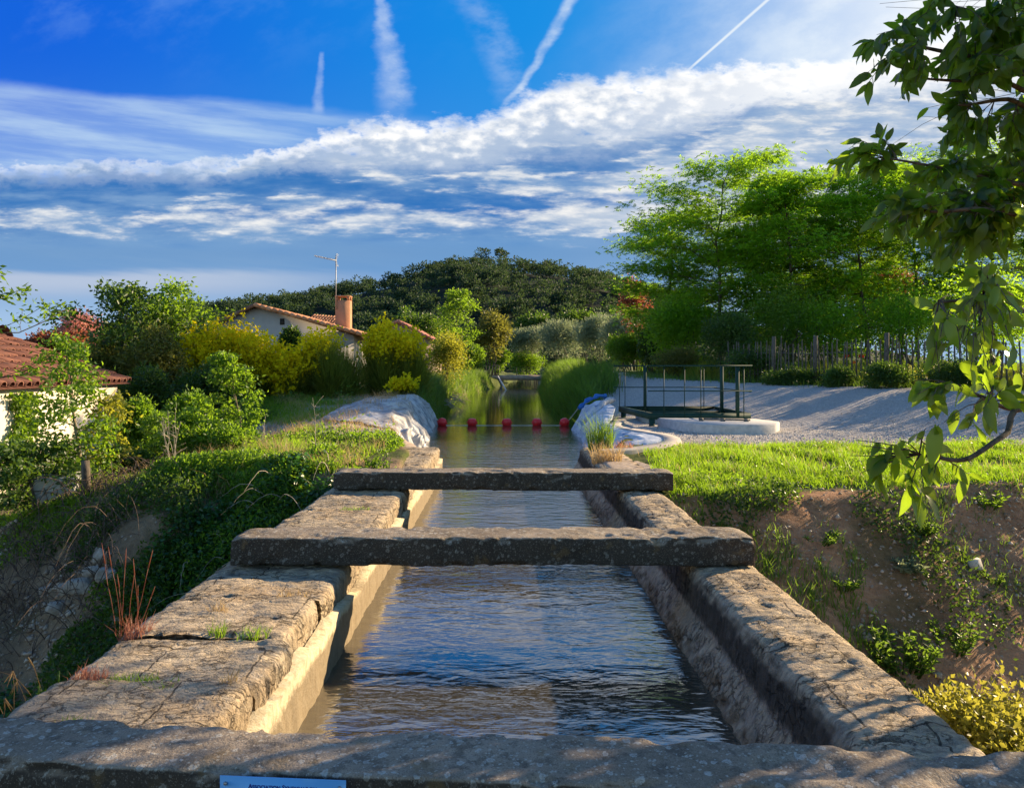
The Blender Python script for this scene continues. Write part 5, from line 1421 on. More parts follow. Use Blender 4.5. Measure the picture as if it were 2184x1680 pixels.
def small_house():
    d = 56.0
    P = lambda px, py: (at(px, py, d)[0], at(px, py, d)[2])
    root = empty('house', (at(870, 780, d)[0], d, .3), 'small pinkish gabled house with a dark red roof beside the golden broom', 'house')
    ap, re, le = P(850, 688), P(930, 731), P(780, 720)
    w = MB(); prism(w, [(le[0], -.5), (re[0] - .2, -.5), (re[0] - .2, re[1]), ap, (le[0], le[1])], d, d + 8)
    w.build('wall', plaster('pink_render', (.46, .33, .28), (.54, .40, .34), (.36, .26, .22), .3), root)
    tm = tile_mat('weathered_red_tile', (.24, .08, .065), (.36, .16, .12), (.42, .32, .27))
    for e, rows in ((re, 9), (le, 7)):
        rf = MB(); A = np.array([e[0], d - .3, e[1] + .05]); C_ = np.array([ap[0] - e[0], 0, ap[1] - e[1]])
        tiles(rf, A, A + np.array([0, 8.4, 0]), C_, rows, 24, .08, .03)
        for k in range(10):
            a = A + C_ * (k / 10) + np.array([0, 0, .04]); tube(rf, [a, a + C_ / 9], [.13, .11], 7, rnd=rng.random())
        rf.build('roof', tm, root, smooth=True)
small_house()

# ------------------------------------------------------------------ fence
def fence():
    root = empty('paling_fence', (11.1, 21.0, .7), 'weathered chestnut paling fence with wires between posts beside the gravel', 'fence')
    wood = bark_mat('weathered_paling', (.065, .056, .046), (.16, .14, .115), 30)
    seg = np.concatenate([[0], np.cumsum(np.linalg.norm(np.diff(FENCE, axis=0), axis=1))])
    n = 88; s = np.linspace(seg[1] - .3, seg[-1] - 1.5, n)
    x = np.interp(s, seg, FENCE[:, 0]); y = np.interp(s, seg, FENCE[:, 1])
    zz = terrain(x, y)
    for k in range(n):
        h = 1.34 + rng.normal(0, .06); l = rng.normal(0, .035)
        p = np.array([x[k], y[k], zz[k] - .05]); q = p + np.array([l * .6, -l * .8, h])
        m = MB(); tube(m, [p, (p + q) / 2 + rng.normal(0, .008, 3), q - np.array([0, 0, .06]), q], [.026, .024, .021, .004], 5)
        m.build('paling', wood, root)
    for f in (.30, .95):
        m = MB(); tube(m, np.stack([x + .02, y + .02, zz + f + .02 * np.sin(s * 3)], 1), .004, 4); m.build('wire', MATS['galvanised'], root)
    for px in (1736, 1893, 1650, 2075):
        # the fence point seen at that px
        i = np.argmin(np.abs(x / y * F + 1075 - px))
        m = MB(); p = np.array([x[i] - .03, y[i] - .06, zz[i] - .1]); tube(m, [p, p + np.array([.01, 0, .8]), p + np.array([.02, 0, 1.58])], [.075, .07, .065], 8)
        m.build('post', wood, root)
fence()

# ------------------------------------------------------------------ green steel footbridge frame and its slab
def steel_frame():
    root = empty('steel_walkway', (4.5, 19.5, .1), 'dark green steel walkway frame with double railings beside the canal', 'walkway')
    g_ = plain_mat('dark_green_paint', (.006, .032, .026), (.011, .048, .038), 5, .6, .1, .004, .25)
    X0, X1, Y0, Y1 = 3.25, 5.74, 18.0, 21.1; zt, zb = .30, .15
    def part(name, f): m = MB(); f(m); m.build(name, g_, root)
    # channels: web plus top and bottom flange
    def channel(m, a, b, inn):
        a, b, inn = np.array(a), np.array(b), np.array(inn)
        bar(m, a, b, .012, zt - zb); 
        for z in (zt - .006, zb + .006): bar(m, np.array([a[0], a[1], z]) + inn * .035, np.array([b[0], b[1], z]) + inn * .035, .07, .011)
    zc = (zt + zb) / 2
    part('frame_beam', lambda m: channel(m, (X0 + .15, Y0, zc), (X1, Y0, zc), (0, 1, 0)))
    part('frame_beam', lambda m: channel(m, (X0 - .12, Y1, zc), (X1, Y1, zc), (0, -1, 0)))
    part('frame_beam', lambda m: channel(m, (X0 + .15, Y0, zc), (X0 - .12, Y1, zc), (1, 0, 0)))
    part('frame_beam', lambda m: channel(m, (X1, Y0, zc), (X1, Y1, zc), (-1, 0, 0)))
    for y in (19.0, 20.1): part('cross_member', lambda m: bar(m, (X0 + .05, y, .2), (X1 - .01, y, .2), .05, .05))
    for z, r in ((1.40, .030), (.815, .020)):
        part('rail', lambda m: bar(m, (X0 + .10, Y0, z), (X1 + .03, Y0, z), r * 1.9, r * 1.2))
        part('rail', lambda m: bar(m, (X0 - .25, Y1, z), (X1 + .06, Y1, z), r * 1.9, r * 1.2))
    part('rail', lambda m: bar(m, (X1 + .0, Y0, .80), (X1, Y1, .80), .03, .024))
    for x, y in ((5.44, Y0 + .03), (3.84, Y1 - .03), (5.60, 19.9), ): part('post', lambda m: bar(m, (x, y, .16), (x, y, 1.40), .075, .075, (0, 1, 0)))
    for x, y in ((3.72, Y0), (4.58, Y0), (5.58, Y0), (3.15, Y1), (3.30, Y1), (4.36, Y1), (5.45, Y1), (4.20, Y0)): part('baluster', lambda m: tube(m, [(x, y, .2), (x, y, 1.4)], .011, 6))
    feet = MB()
    for x, y in ((X0 + .2, Y0 + .05), (X1 - .05, Y0 + .05), (X1 - .05, Y1 - .05), (X0, Y1 - .05)): box(feet, x - .06, x + .06, y - .06, y + .06, ground_z(x, y) - .25, zb + .003)
    feet.build('foot', g_, root)
    conc = plain_mat('pale_concrete', (.40, .39, .37), (.54, .52, .49), 10, .9, .4, .01, .15)
    sroot = empty('concrete_slab', (4.9, 16.7, 0), 'pale concrete slab with an iron bar on top in front of the green walkway', 'slab')
    m = MB()
    out = [(3.55, 17.9), (4.05, 16.05), (4.5, 15.75), (5.55, 15.9), (5.95, 16.7), (5.72, 17.6)]
    n = len(out); cx, cy = np.mean(out, 0)
    V = [(x, y, -.25) for x, y in out] + [(x, y, .175) for x, y in out] + [(cx + (x - cx) * .97, cy + (y - cy) * .97, .20) for x, y in out]
    m.add(V, [np.array([(l * n + i, l * n + (i + 1) % n, (l + 1) * n + (i + 1) % n, (l + 1) * n + i) for l in (0, 1) for i in range(n)]), (2 * n + np.arange(n))[None]])
    m.build('slab', conc, sroot)
    b = MB(); tube(b, [(4.25, 16.9, .235), (5.3, 16.65, .235)], .022, 7)
    for x, y in ((4.3, 16.88), (4.75, 16.8), (5.22, 16.68)): box(b, x - .04, x + .04, y - .05, y + .05, .195, .26)
    b.build('iron_bar', plain_mat('dull_iron', (.10, .09, .08), (.22, .20, .18), 12, .6, .2, .01, .4, .5), sroot)
    # low concrete footing on the far side of the frame, seen through it
    f = MB(); box(f, 3.5, 5.5, 19.0, 20.6, -.1, .115); f.build('footing', conc, sroot)
steel_frame()

# ------------------------------------------------------------------ curved kerb, sheets, buoys, far bridge, sign
def kerb_and_sheets():
    conc = plain_mat('kerb_concrete', (.36, .32, .28), (.50, .45, .40), 8, .92, .4, .01, .12)
    ctrl = np.array([(1.52, 12.25), (2.05, 12.55), (2.65, 13.1), (3.02, 13.9), (3.10, 14.8), (2.85, 15.7), (2.55, 16.6), (2.50, 17.6), (2.75, 18.6)])
    t = np.linspace(0, 8, 60); k = np.arange(9)
    def cr(c):
        i = np.clip(t.astype(int), 0, 7); f = t - i; p = lambda j: c[np.clip(i + j, 0, 8)]
        return .5 * (2 * p(0) + (p(1) - p(-1)) * f + (2 * p(-1) - 5 * p(0) + 4 * p(1) - p(2)) * f ** 2 + (-p(-1) + 3 * p(0) - 3 * p(1) + p(2)) * f ** 3)
    cx, cy = cr(ctrl[:, 0]), cr(ctrl[:, 1]); tx, ty = np.gradient(cx), np.gradient(cy); L = np.hypot(tx, ty); nx, ny = ty / L, -tx / L
    zt = np.maximum(.07, terrain(cx + nx * .3, cy + ny * .3) + .03)
    zt = np.convolve(np.pad(zt, 4, 'edge'), np.ones(9) / 9, 'valid')
    w = np.interp(t, [0, 2, 5, 8], [.10, .17, .16, .14])
    rows = []
    for o, dz in ((-1, -.9), (-1, -.03), (-.9, 0), (.9, 0), (1, -.03), (1, -.5)):
        rows.append(np.stack([cx + nx * o * w, cy + ny * o * w, zt + dz], 1))
    V = np.stack(rows, 1); V += (fbm(V * 5, 3, 3)[..., None] - .5) * .02
    o = MB().add(V.reshape(-1, 3), [grid_faces(60, 6)]).build('curved_kerb', conc, smooth=False, origin=(2.6, 14.5, 0))
    tag(o, 'curved pinkish concrete kerb bending round the right bank beside the gravel', 'kerb')
    # right sheet: hangs from the kerb down into the water
    def sheet_mat(name, c1, c2, c3, blue):
        m, g, o = new_mat(name); p = X(g, pos(g)); n = g.noise(g.vscale(p, (2.2, 2.2, 2.6)), 1.0, 5, .6, .8); f = g.noise(p, 12, 4)
        c = g.mix(g.sst(.35, .65, n), c1, c2); c = g.mix(g.sst(.60, .66, n * .6 + f * .4) * .8, c, c3)
        if blue: c = g.mix(g.sst(.60, .63, g.noise(p, 3.4, 2)) * .8, c, (.07, .17, .34))
        principled(g, o, c, .55, g.bump(n * .7 + f * .3, .5, .03), spec=.35); return m
    nu, nv = 220, 90
    yy = np.linspace(13.2, 22.8, nu); vv = np.linspace(0, 1, nv)
    kx = np.interp(yy, [13.0, 13.9, 14.8, 15.7, 16.6, 17.6, 18.6, 20.5, 23], [2.5, 2.90, 2.98, 2.72, 2.42, 2.38, 2.6, 2.95, 2.75])
    kz = np.interp(yy, [13.0, 16, 18.6, 20.5, 21.8, 23], [.04, .05, .12, .28, .42, .30])
    wx = canal_r(yy) - .14 + .10 * (fbm(np.stack([yy, yy * 0, yy * 0], 1), 4, 3) - .5)
    U = wx[:, None] + (kx - wx)[:, None] * vv[None] ** 1.05
    Z = (WATER_Z - .25) + (kz - WATER_Z + .25)[:, None] * np.interp(vv, [0, .25, .45, .62, .8, 1], [0, .36, .66, .86, .97, 1.0])[None]
    Pn = np.stack([U, np.repeat(yy[:, None], nv, 1), Z], -1)
    kf = fbm(np.stack([Pn[..., 1] * 2.0 + vv[None] * 1.5, vv[None] * 1.5 + 0 * U, 0 * U], -1), 61, 2, .4)
    fold = (1 - np.minimum(1, np.abs(kf - .5) * 8)) * np.sin(vv * math.pi)[None] * 1.6
    Pn[..., 0] -= fold * .05; Pn[..., 2] += fold * .04 + (fbm(Pn * 3.1, 8, 4) - .5) * .15 * np.sin(vv * math.pi)[None]
    o = MB().add(Pn.reshape(-1, 3), grid_faces(nu, nv)[:, ::-1]).build('bank_sheet', sheet_mat('pale_blue_sheet', (.42, .46, .52), (.60, .63, .68), (.30, .25, .20), True), smooth=True, origin=(2.3, 18, 0))
    so = o.modifiers.new('thickness', 'SOLIDIFY'); so.thickness = .012
    tag(o, 'pale bluish plastic sheet draped down the right canal bank', 'sheet', 'sheets lining the canal banks')
    # rolled sheet and blue rag on top
    m = MB(); c = curve_pts((2.15, 20.3, -.05), (3.05, 21.6, .46), 14, .02, .04); tube(m, c, .085 + .02 * np.sin(np.arange(14) * 1.9), 9)
    tag(m.build('sheet_roll', plain_mat('grey_sheet_roll', (.32, .35, .40), (.50, .52, .56), 6, .6, .5, .03), smooth=True, origin=tuple(c[0])), 'rolled grey edge of plastic lying across the right sheet', 'roll')
    m = MB(); c = curve_pts((2.15, 22.2, .18), (3.0, 22.9, .50), 10, .1, .06); tube(m, c, .055 + .03 * np.sin(np.arange(10) * 2.3), 8)
    tag(m.build('blue_tarpaulin', plain_mat('blue_tarpaulin_plastic', (.015, .10, .36), (.03, .18, .52), 6, .5, .5, .03, .4), smooth=True, origin=tuple(c[0])), 'crumpled bright blue tarpaulin at the far edge of the right sheet', 'tarpaulin')
    # left sheet: over the mound and down into the water
    nu, nv = 280, 150
    yy = np.linspace(16.7, 25.2, nu); vv = np.linspace(0, 1, nv)
    wx = canal_l(yy) + .16 + .14 * (fbm(np.stack([yy, yy * 0, yy * 0], 1) * 1.3, 14, 3) - .5)
    back = np.interp(yy, [16.7, 17.6, 19, 22, 25.2], [-2.5, -3.7, -4.45, -4.4, -3.6])
    U = wx[:, None] + (back - wx)[:, None] * vv[None]
    Yg = np.repeat(yy[:, None], nv, 1)
    prof = np.interp(vv, [0, .08, .2, .30, .42, .6, 1], [0, .18, .55, .83, .98, 1.0, .84])
    crest = np.interp(yy, [16.7, 17.6, 19, 21, 23.5, 25.2], [-.02, .12, .30, .46, .50, .36])
    Z = WATER_Z - .3 + (crest - WATER_Z + .3)[:, None] * prof[None]
    endf = (sst(16.7, 17.9, Yg) * sst(25.2, 24.4, Yg))
    lie = terrain(U, Yg) + .03
    Z = Z * endf + np.minimum(Z, lie) * (1 - endf)
    Z = np.where(vv[None] > .5, np.maximum(Z, lie), np.maximum(Z, np.minimum(lie, Z + .2)))
    Pn = np.stack([U, Yg, Z], -1)
    w1 = (fbm(np.stack([Yg * .7, vv[None] * 1.3 + 0 * Yg, 0 * Yg], -1), 65, 2) - .5) * 1.4
    def crease(fy, fv, sd):
        k = fbm(np.stack([Yg * fy + w1 * 2 + vv[None] * fv, vv[None] * 1.2 + 0 * Yg, 0 * Yg], -1), sd, 2, .4)
        return 1 - np.minimum(1, np.abs(k - .5) * 7)           # sharp ridges where the noise crosses its middle
    amp = np.interp(vv, [0, .06, .15, .32, .48, .6, 1], [.04, .10, .17, .15, .06, .03, .02])[None]
    fold = crease(1.5, 2.0, 66) * .75 + crease(3.4, -2.5, 67) * .35
    Pn[..., 2] += (fold - .25) * amp + (fbm(Pn * 2.2, 28, 3) - .5) * .08
    Pn[..., 0] += (fold - .30) * amp * 1.2
    fine = crease(7.0, 5.0, 68) * .018 + crease(4.5, 9.0, 69) * .014
    Pn[..., 2] += fine * np.interp(vv, [0, .5, 1], [1, .7, .5])[None]
    o = MB().add(Pn.reshape(-1, 3), grid_faces(nu, nv)).build('bank_sheet', sheet_mat('grey_white_sheet', (.25, .245, .25), (.54, .525, .505), (.28, .225, .165), False), smooth=True, origin=(-3, 21, 0))
    so = o.modifiers.new('thickness', 'SOLIDIFY'); so.thickness = .012
    tag(o, 'grey and white crumpled sheet draped over the mound on the left canal bank', 'sheet', 'sheets lining the canal banks')
    m = MB(); c = np.array([(-2.35, 16.3), (-2.1, 15.6), (-1.85, 14.7), (-1.62, 13.9), (-1.52, 13.2)]); 
    tt = np.linspace(0, 4, 24); cx = np.interp(tt, np.arange(5), c[:, 0]); cy = np.interp(tt, np.arange(5), c[:, 1])
    rows = [np.stack([cx + dx, cy, np.full(24, z)], 1) for dx, z in ((.10, -.8), (.10, -.09), (.07, -.06), (-.32, -.02), (-.40, -.06), (-.42, -.4))]
    V = np.stack(rows, 1); V += (fbm(V * 4, 5, 3)[..., None] - .5) * .05
    tag(MB().add(V.reshape(-1, 3), grid_faces(24, 6)[:, ::-1]).build('bank_kerb', MATS['pinkish_mortar'], smooth=True, origin=(-2, 15, 0)), 'flat sandy mortar edge along the left bank in front of the grey sheet', 'kerb')
kerb_and_sheets()

def buoys():
    red = plain_mat('red_plastic', (.78, .010, .016), (.85, .025, .025), 6, .38, .15, .004, .5)
    names = ['leftmost red buoy, close against the grey sheet', 'second red buoy from the left, with a flattened top', 'middle red buoy of the five, notched at the top', 'fourth red buoy from the left', 'rightmost red buoy, tied to the pale line by the blue sheet']
    pts = []
    for k, px in enumerate((943, 1007, 1081, 1145, 1204)):
        p = at(px, 905, 24.0); p[2] = WATER_Z + .09; r = .145
        root = empty('buoy', tuple(p), names[k], 'buoy', 'red buoys strung across the canal')
        th = np.linspace(0, math.pi, 22); ph = np.linspace(0, 2 * math.pi, 32, endpoint=False)
        T, Ph = np.meshgrid(th, ph, indexing='ij')
        rr = r * (1 + .03 * np.cos(2 * Ph) * np.sin(T))
        notch = (.24 if k == 2 else .12) * np.exp(-(T / .30) ** 2)
        zz = np.cos(T) * (1.0 if k in (0, 4) else .94 + .1 * (np.abs(np.cos(T)) < .8)) - notch
        V = np.stack([np.sin(T) ** (.85 if k not in (0, 4) else 1) * np.cos(Ph) * rr, np.sin(T) * np.sin(Ph) * rr, zz * r * 1.06], -1)
        tl = (.25, .03, -.05, .06, -.3)[k]; c, s = math.cos(tl), math.sin(tl)
        V = np.stack([V[..., 0] * c + V[..., 2] * s, V[..., 1], -V[..., 0] * s + V[..., 2] * c], -1)
        m = 32; i, j = np.meshgrid(np.arange(21), np.arange(m), indexing='ij')
        f = np.stack([i * m + j, (i + 1) * m + j, (i + 1) * m + (j + 1) % m, i * m + (j + 1) % m], -1).reshape(-1, 4)
        MB().add(V.reshape(-1, 3) + p, f).build('float', red, root, smooth=True)
        e = MB(); ax = np.array([c, 0, -s])
        for sg in (-1, 1):
            q = p + ax * r * .96 * sg; tube(e, [q - ax * .012 * sg, q + ax * .028 * sg], [.030, .020], 8)
        e.build('eyelet', red, root, smooth=True)
        sm = MB(); a = np.linspace(0, 2 * math.pi, 25); ring = np.stack([np.cos(a) * r * 1.03, np.sin(a) * r * 1.01, 0 * a], 1)
        ring = np.stack([ring[:, 0] * c, ring[:, 1], -ring[:, 0] * s], 1); tube(sm, ring + p, .006, 5, cap=False); sm.build('seam', red, root, smooth=True)
        pts.append(p)
    rope = MB(); line = [(canal_l(24) - .05, 24, -.2)]
    for a, b in zip(pts[:-1], pts[1:]):
        for t in np.linspace(.08, .92, 6): q = a + (b - a) * t; line.append((q[0], q[1], WATER_Z + .012 - .02 * math.sin(t * math.pi)))
    line += [tuple(pts[-1] + np.array([.13, 0, .06])), (2.25, 23.3, .14), (2.6, 23.0, .38)]
    tube(rope, line, .016, 5)
    tag(rope.build('buoy_rope', plain_mat('pale_rope', (.50, .47, .40), (.62, .58, .50), 30), origin=tuple(pts[2])), 'pale line joining the red buoys and rising to the right bank', 'rope')
buoys()

def far_bridge():
    d = 74; root = empty('footbridge', (1.8, d, .2), 'low concrete footbridge crossing the far end of the canal', 'bridge')
    s = MB(); box(s, -1.4, 4.4, d, d + 1.6, .02, .50); s.build('deck', plain_mat('bridge_concrete', (.30, .24, .18), (.44, .36, .28), 4, .9), root)
    for x in (-.75, 3.9):
        a = MB(); box(a, x - .6, x + .6, d + .05, d + 1.5, -1.2, .018); a.build('abutment', MATS['bridge_concrete'], root)
    iron = plain_mat('dark_iron_paint', (.02, .024, .022), (.04, .045, .04), 5, .6)
    r = MB(); A, B = at(1030, 780, 72), at(1064, 780, 72); zt, zb = at(0, 779, 72)[2], at(0, 800, 72)[2]
    tube(r, [(A[0], 72, zb - .4), (A[0], 72, zt - .05), (A[0] + .06, 72, zt), (B[0] - .06, 72, zt), (B[0], 72, zt - .06), (B[0], 72, zb - .4)], .045, 6)
    for k in range(1, 5): x = A[0] + (B[0] - A[0]) * k / 5; tube(r, [(x, 72, zb), (x, 72, zt)], .022, 5)
    tube(r, [(A[0], 72, zb), (B[0], 72, zb)], .03, 5)
    tag(r.build('iron_railing', iron, origin=(A[0], 72, zb)), 'small dark iron railing on the left bank by the far bridge', 'railing')
    r = MB()
    for z in (1.25, .9): tube(r, [(B[0] + .3, d + .2, z), (4.2, d + .2, z)], .016, 5)
    for x in (1.2, 3.9): tube(r, [(x, d + .2, .45), (x, d + .2, 1.27)], .022, 5)
    r.build('handrail', iron, root)
    p = MB(); a, b = at(1062, 802, 63), at(1076, 826, 60); tube(p, [a, b, b + (b - a) * .3], [.05, .06, .05], 7)
    tag(p.build('drain_pipe', plain_mat('pale_plastic_pipe', (.55, .54, .50), (.66, .65, .60), 9, .5), origin=tuple(a)), 'pale pipe slanting from the left bank into the far canal', 'pipe')
    # dead twigs hanging in the water under the left bank
    t = MB()
    for k in range(26):
        y = rng.uniform(30, 40); x = canal_l(y) + .05; q = np.array([x + rng.uniform(.1, .6), y + rng.normal(0, .4), WATER_Z + rng.uniform(-.02, .25)])
        tube(t, curve_pts((x - .2, y, rng.uniform(-.2, .1)), q, 5, .1, .1), np.linspace(.014, .005, 5), 4)
    tag(t.build('drift_twigs', M_TWIG, origin=(-2, 35, -.3)), 'bare pale twigs trailing into the water below the left bank', 'twigs')
far_bridge()

def ruins():
    b = at(182, 1100, 10.2); gz = ground_z(b[0], 10.2)
    m = MB(); tube(m, [(b[0], 10.2, gz - .2), (b[0] + .01, 10.2, gz + .25), (b[0], 10.2, gz + .52)], [.062, .058, .054], 8)
    tag(m.build('wooden_post', M_BARK, smooth=True, origin=(b[0], 10.2, gz)), 'short dark wooden post at the top of the earth slope', 'post')
    m = MB(); c = at(120, 1085, 10.6); gz = ground_z(c[0], 10.6)
    V = np.array([(x, y, z) for z in (gz - .3, gz + .50) for y in (10.5, 10.85) for x in (c[0] - .32, c[0] + .30)], float); V[4:6, 2] -= .05; V[4, 0] += .06
    m.add(V, np.array([(0, 2, 3, 1), (4, 5, 7, 6), (0, 1, 5, 4), (2, 6, 7, 3), (0, 4, 6, 2), (1, 3, 7, 5)]))
    o = m.build('concrete_block', MATS['pale_concrete'], origin=(c[0], 10.6, gz)); bv = o.modifiers.new('worn_edges', 'BEVEL'); bv.width = .03; bv.segments = 2
    tag(o, 'grey concrete block half hidden behind the brambles on the left', 'concrete block')
ruins()

def sign():
    # on the front face of the nearest beam, tilted with it
    L_, R_ = at(470, 1652, 2.262), at(738, 1664, 2.234)
    v = R_ - L_; v[2] = 0; w = float(np.linalg.norm(v)); h = .15; yaw = math.atan2(v[1], v[0])
    root = empty('sign', (L_[0], L_[1], L_[2] - h), 'pale blue metal sign screwed to the front of the nearest beam', 'sign')
    ux = v / w; uz = np.array([0, 0, 1.0]); un = np.array([-ux[1], ux[0], 0])
    p0 = np.array(L_)
    Pt = lambda a, b, c=0.0: p0 + ux * a - uz * b - un * c
    m = MB(); V = [Pt(a, b, c) for c in (0, .003) for a, b in ((0, h), (w, h), (w, 0), (0, 0))]
    m.add(V, np.array([(0, 1, 2, 3)[::-1], (4, 5, 6, 7), (0, 1, 5, 4), (1, 2, 6, 5), (2, 3, 7, 6), (3, 0, 4, 7)]))
    m.build('plate', plain_mat('pale_blue_enamel', (.10, .36, .74), (.12, .40, .78), 3, .4, .03, .002, .5), root)
    steel = plain_mat('screw_steel', (.25, .25, .26), (.4, .4, .4), 20, .4, .1, .002, .5, .8)
    for a in (.017, w - .017):
        s = MB(); tube(s, [Pt(a, .021, .0), Pt(a, .021, .007), Pt(a, .021, .009)], [.0055, .0055, .003], 10); s.build('screw', steel, root, smooth=True)
    cu = bpy.data.curves.new('lettering', 'FONT'); cu.body = 'Association Syndicale du'
    cu.size = .0245; cu.small_caps_scale = .80; cu.align_x = 'CENTER'; cu.offset = .0004; cu.extrude = .0004
    for i, ch in enumerate(cu.body):
        if ch.islower(): cu.body_format[i].use_small_caps = True
    tmp = bpy.data.objects.new('tmp_lettering', cu); COL.objects.link(tmp)
    dg = bpy.context.evaluated_depsgraph_get(); me = bpy.data.meshes.new_from_object(tmp.evaluated_get(dg))
    bpy.data.objects.remove(tmp)
    me.materials.clear(); me.materials.append(plain_mat('navy_ink', (.012, .018, .20), (.02, .03, .24), 20, .5))
    o = bpy.data.objects.new('lettering', me); COL.objects.link(o); o.parent = root
    c = Pt(w * .50, .0335, .0036) - np.array(root.location)
    o.location = c; o.rotation_euler = (math.pi / 2, 0, yaw)
    xs = [v.co.x for v in me.vertices]; k = w * .545 / (max(xs) - min(xs)); o.scale = (k, k * 1.08, 1)
sign()

# ------------------------------------------------------------------ the tree overhanging from the right, its trunk outside the view
def overhang():
    root = empty('overhanging_tree', (4.6, 4.7, -2.2), 'broad-leaved tree overhanging from the right, dark leaf sprays against the sky', 'tree')
    S = np.array(SUNV)
    def lit_zone(P):
        """True where a leaf would throw its shade on stone or water that lies in full sun"""
        t = (P[:, 2] - .1) / S[2]; q = P - S * t[:, None]
        on = (q[:, 0] > -2.6) & (q[:, 0] < 2.2) & (q[:, 1] > 2.72 + .10 * (q[:, 0] < -.6)) & (q[:, 1] < 12)
        return on
    trunk = MB(); T = np.array([(4.75, 4.7, -2.6), (4.7, 4.7, -1.2), (4.6, 4.65, .3), (4.55, 4.6, 1.8), (4.4, 4.7, 3.2), (4.3, 4.9, 4.6)])
    tube(trunk, T, [.17, .15, .13, .11, .08, .04], 10); trunk.build('trunk', M_BARK, root, smooth=True)
    PL, PD, PS, PR = [], [], [], []
    c5 = lambda x, y, d: at((1900 + x / 2.4) / 1.0989, (y / 2.4) / 1.0989, d)
    c6 = lambda x, y, d: at((1900 + x / 2.4) / 1.0989, (600 + y / 2.4) / 1.0989, d)
    def limb(pts, r0, r1, start):
        m = MB(); pts = [np.array(p) for p in [start] + pts]
        # smooth polyline
        q = np.array(pts); t = np.linspace(0, len(q) - 1, len(q) * 5); i = np.clip(t.astype(int), 0, len(q) - 2); f = (t - i)[:, None]
        p = lambda j: q[np.clip(i + j, 0, len(q) - 1)]
        c = .5 * (2 * p(0) + (p(1) - p(-1)) * f + (2 * p(-1) - 5 * p(0) + 4 * p(1) - p(2)) * f ** 2 + (-p(-1) + 3 * p(0) - 3 * p(1) + p(2)) * f ** 3)
        tube(m, c, np.linspace(r0, r1, len(c)), 7)
        return m, c
    def spray(m, anchor, cen, rad, n_tw, n_leaf, L, hang=.6, keep_all=False):
        """twigs from an anchor into an ellipsoid, leaves along their outer part"""
        cen = np.array(cen); rad = np.array(rad)
        for _ in range(max(2, round(n_tw * ((.55 if cen[1] < 4.95 else .92) if keep_all else 1)))):
            v = unit(rng.normal(size=3)) * rng.random() ** .4
            q = cen + v * rad; c = curve_pts(anchor, q, 6, .06, .08)
            if m is not None: tube(m, c, np.linspace(.004, .0015, 6), 4)
            n = n_leaf; t = rng.uniform(.40, 1.0, n); j = np.minimum((t * 5).astype(int), 4)
            P = c[j] + (c[j + 1] - c[j]) * (t * 5 - j)[:, None]
            D = unit(c[5] - c[2])[None] * .55 + rng.normal(0, .55, (n, 3)) + np.array([0, 0, -hang])
            PL.append(P); PD.append(D); PS.append(np.clip(L * rng.normal(.98, .27, n), L * .4, L * 1.45)); PR.append(np.full(n, keep_all))
    R3 = lambda px, d: px / 2.4 / 1.0989 / F * d          # crop pixels to metres
    # lower limb with the three hanging sprays
    d = 3.5
    m, c = limb([c6(1330, 900, d + .5), c6(1090, 1010, d + .2), c6(880, 1140, d), c6(700, 1130, d), c6(610, 1115, d)], .018, .006, T[2])
    for cen, rx, rz, ntw, nl in (((330, 1130), 95, 140, 9, 6), ((250, 1060), 60, 60, 3, 5), ((545, 1030), 90, 120, 7, 6), ((585, 1310), 75, 90, 6, 5), ((820, 1230), 60, 70, 4, 4), ((700, 1000), 90, 60, 5, 5), ((650, 1180), 80, 50, 3, 4)):
        a = c[-1] if cen[0] < 640 else c[-8]
        spray(m, a, c6(*cen, d + rng.uniform(-.45, .40)), (R3(rx, d), .12, R3(rz, d)), ntw, nl, .120, .75, True)
    m.build('limb', M_BARK, root, smooth=True)
    d = 3.9
    m, c = limb([c6(1320, 830, d + .4), c6(1130, 860, d + .1), c6(960, 790, d), c6(780, 720, d)], .020, .006, T[2] + np.array([0, 0, .2]))
    for cen, rx, rz, ntw, nl in (((560, 740), 90, 70, 6, 6), ((720, 800), 100, 100, 8, 6), ((880, 880), 110, 90, 8, 6), ((1000, 720), 130, 110, 9, 6), ((1110, 820), 100, 90, 7, 6)):
        spray(m, c[-1] if cen[0] < 800 else c[-9], c6(*cen, d + rng.uniform(-.6, .6)), (R3(rx, d), .2, R3(rz, d)), ntw, nl, .125, .75, True)
    m.build('limb', M_BARK, root, smooth=True)
    # middle limb: bright sprays above the fence
    d = 4.2
    m, c = limb([c6(1330, 330, d + .4), c6(1100, 210, d + .1), c6(860, 245, d), c6(720, 260, d)], .022, .006, T[3])
    for cen, rx, rz, ntw, nl in (((740, 300), 85, 110, 9, 6), ((680, 430), 45, 80, 4, 5), ((860, 430), 110, 110, 9, 6), ((960, 330), 110, 110, 9, 6), ((1080, 470), 120, 120, 11, 6), ((1000, 560), 130, 90, 9, 6), ((1090, 250), 110, 110, 9, 6), ((800, 600), 120, 80, 8, 6), ((1120, 640), 90, 90, 8, 6), ((930, 120), 110, 90, 8, 6), ((1080, 60), 110, 100, 9, 6)):
        spray(m, c[-1] if cen[0] < 830 else c[-10], c6(*cen, d + rng.uniform(-.8, .7)), (R3(rx, d), .25, R3(rz, d)), ntw, nl, .122, .6, True)
    m.build('limb', M_BARK, root, smooth=True)
    # upper limbs, darker against the sky
    d = 5.6
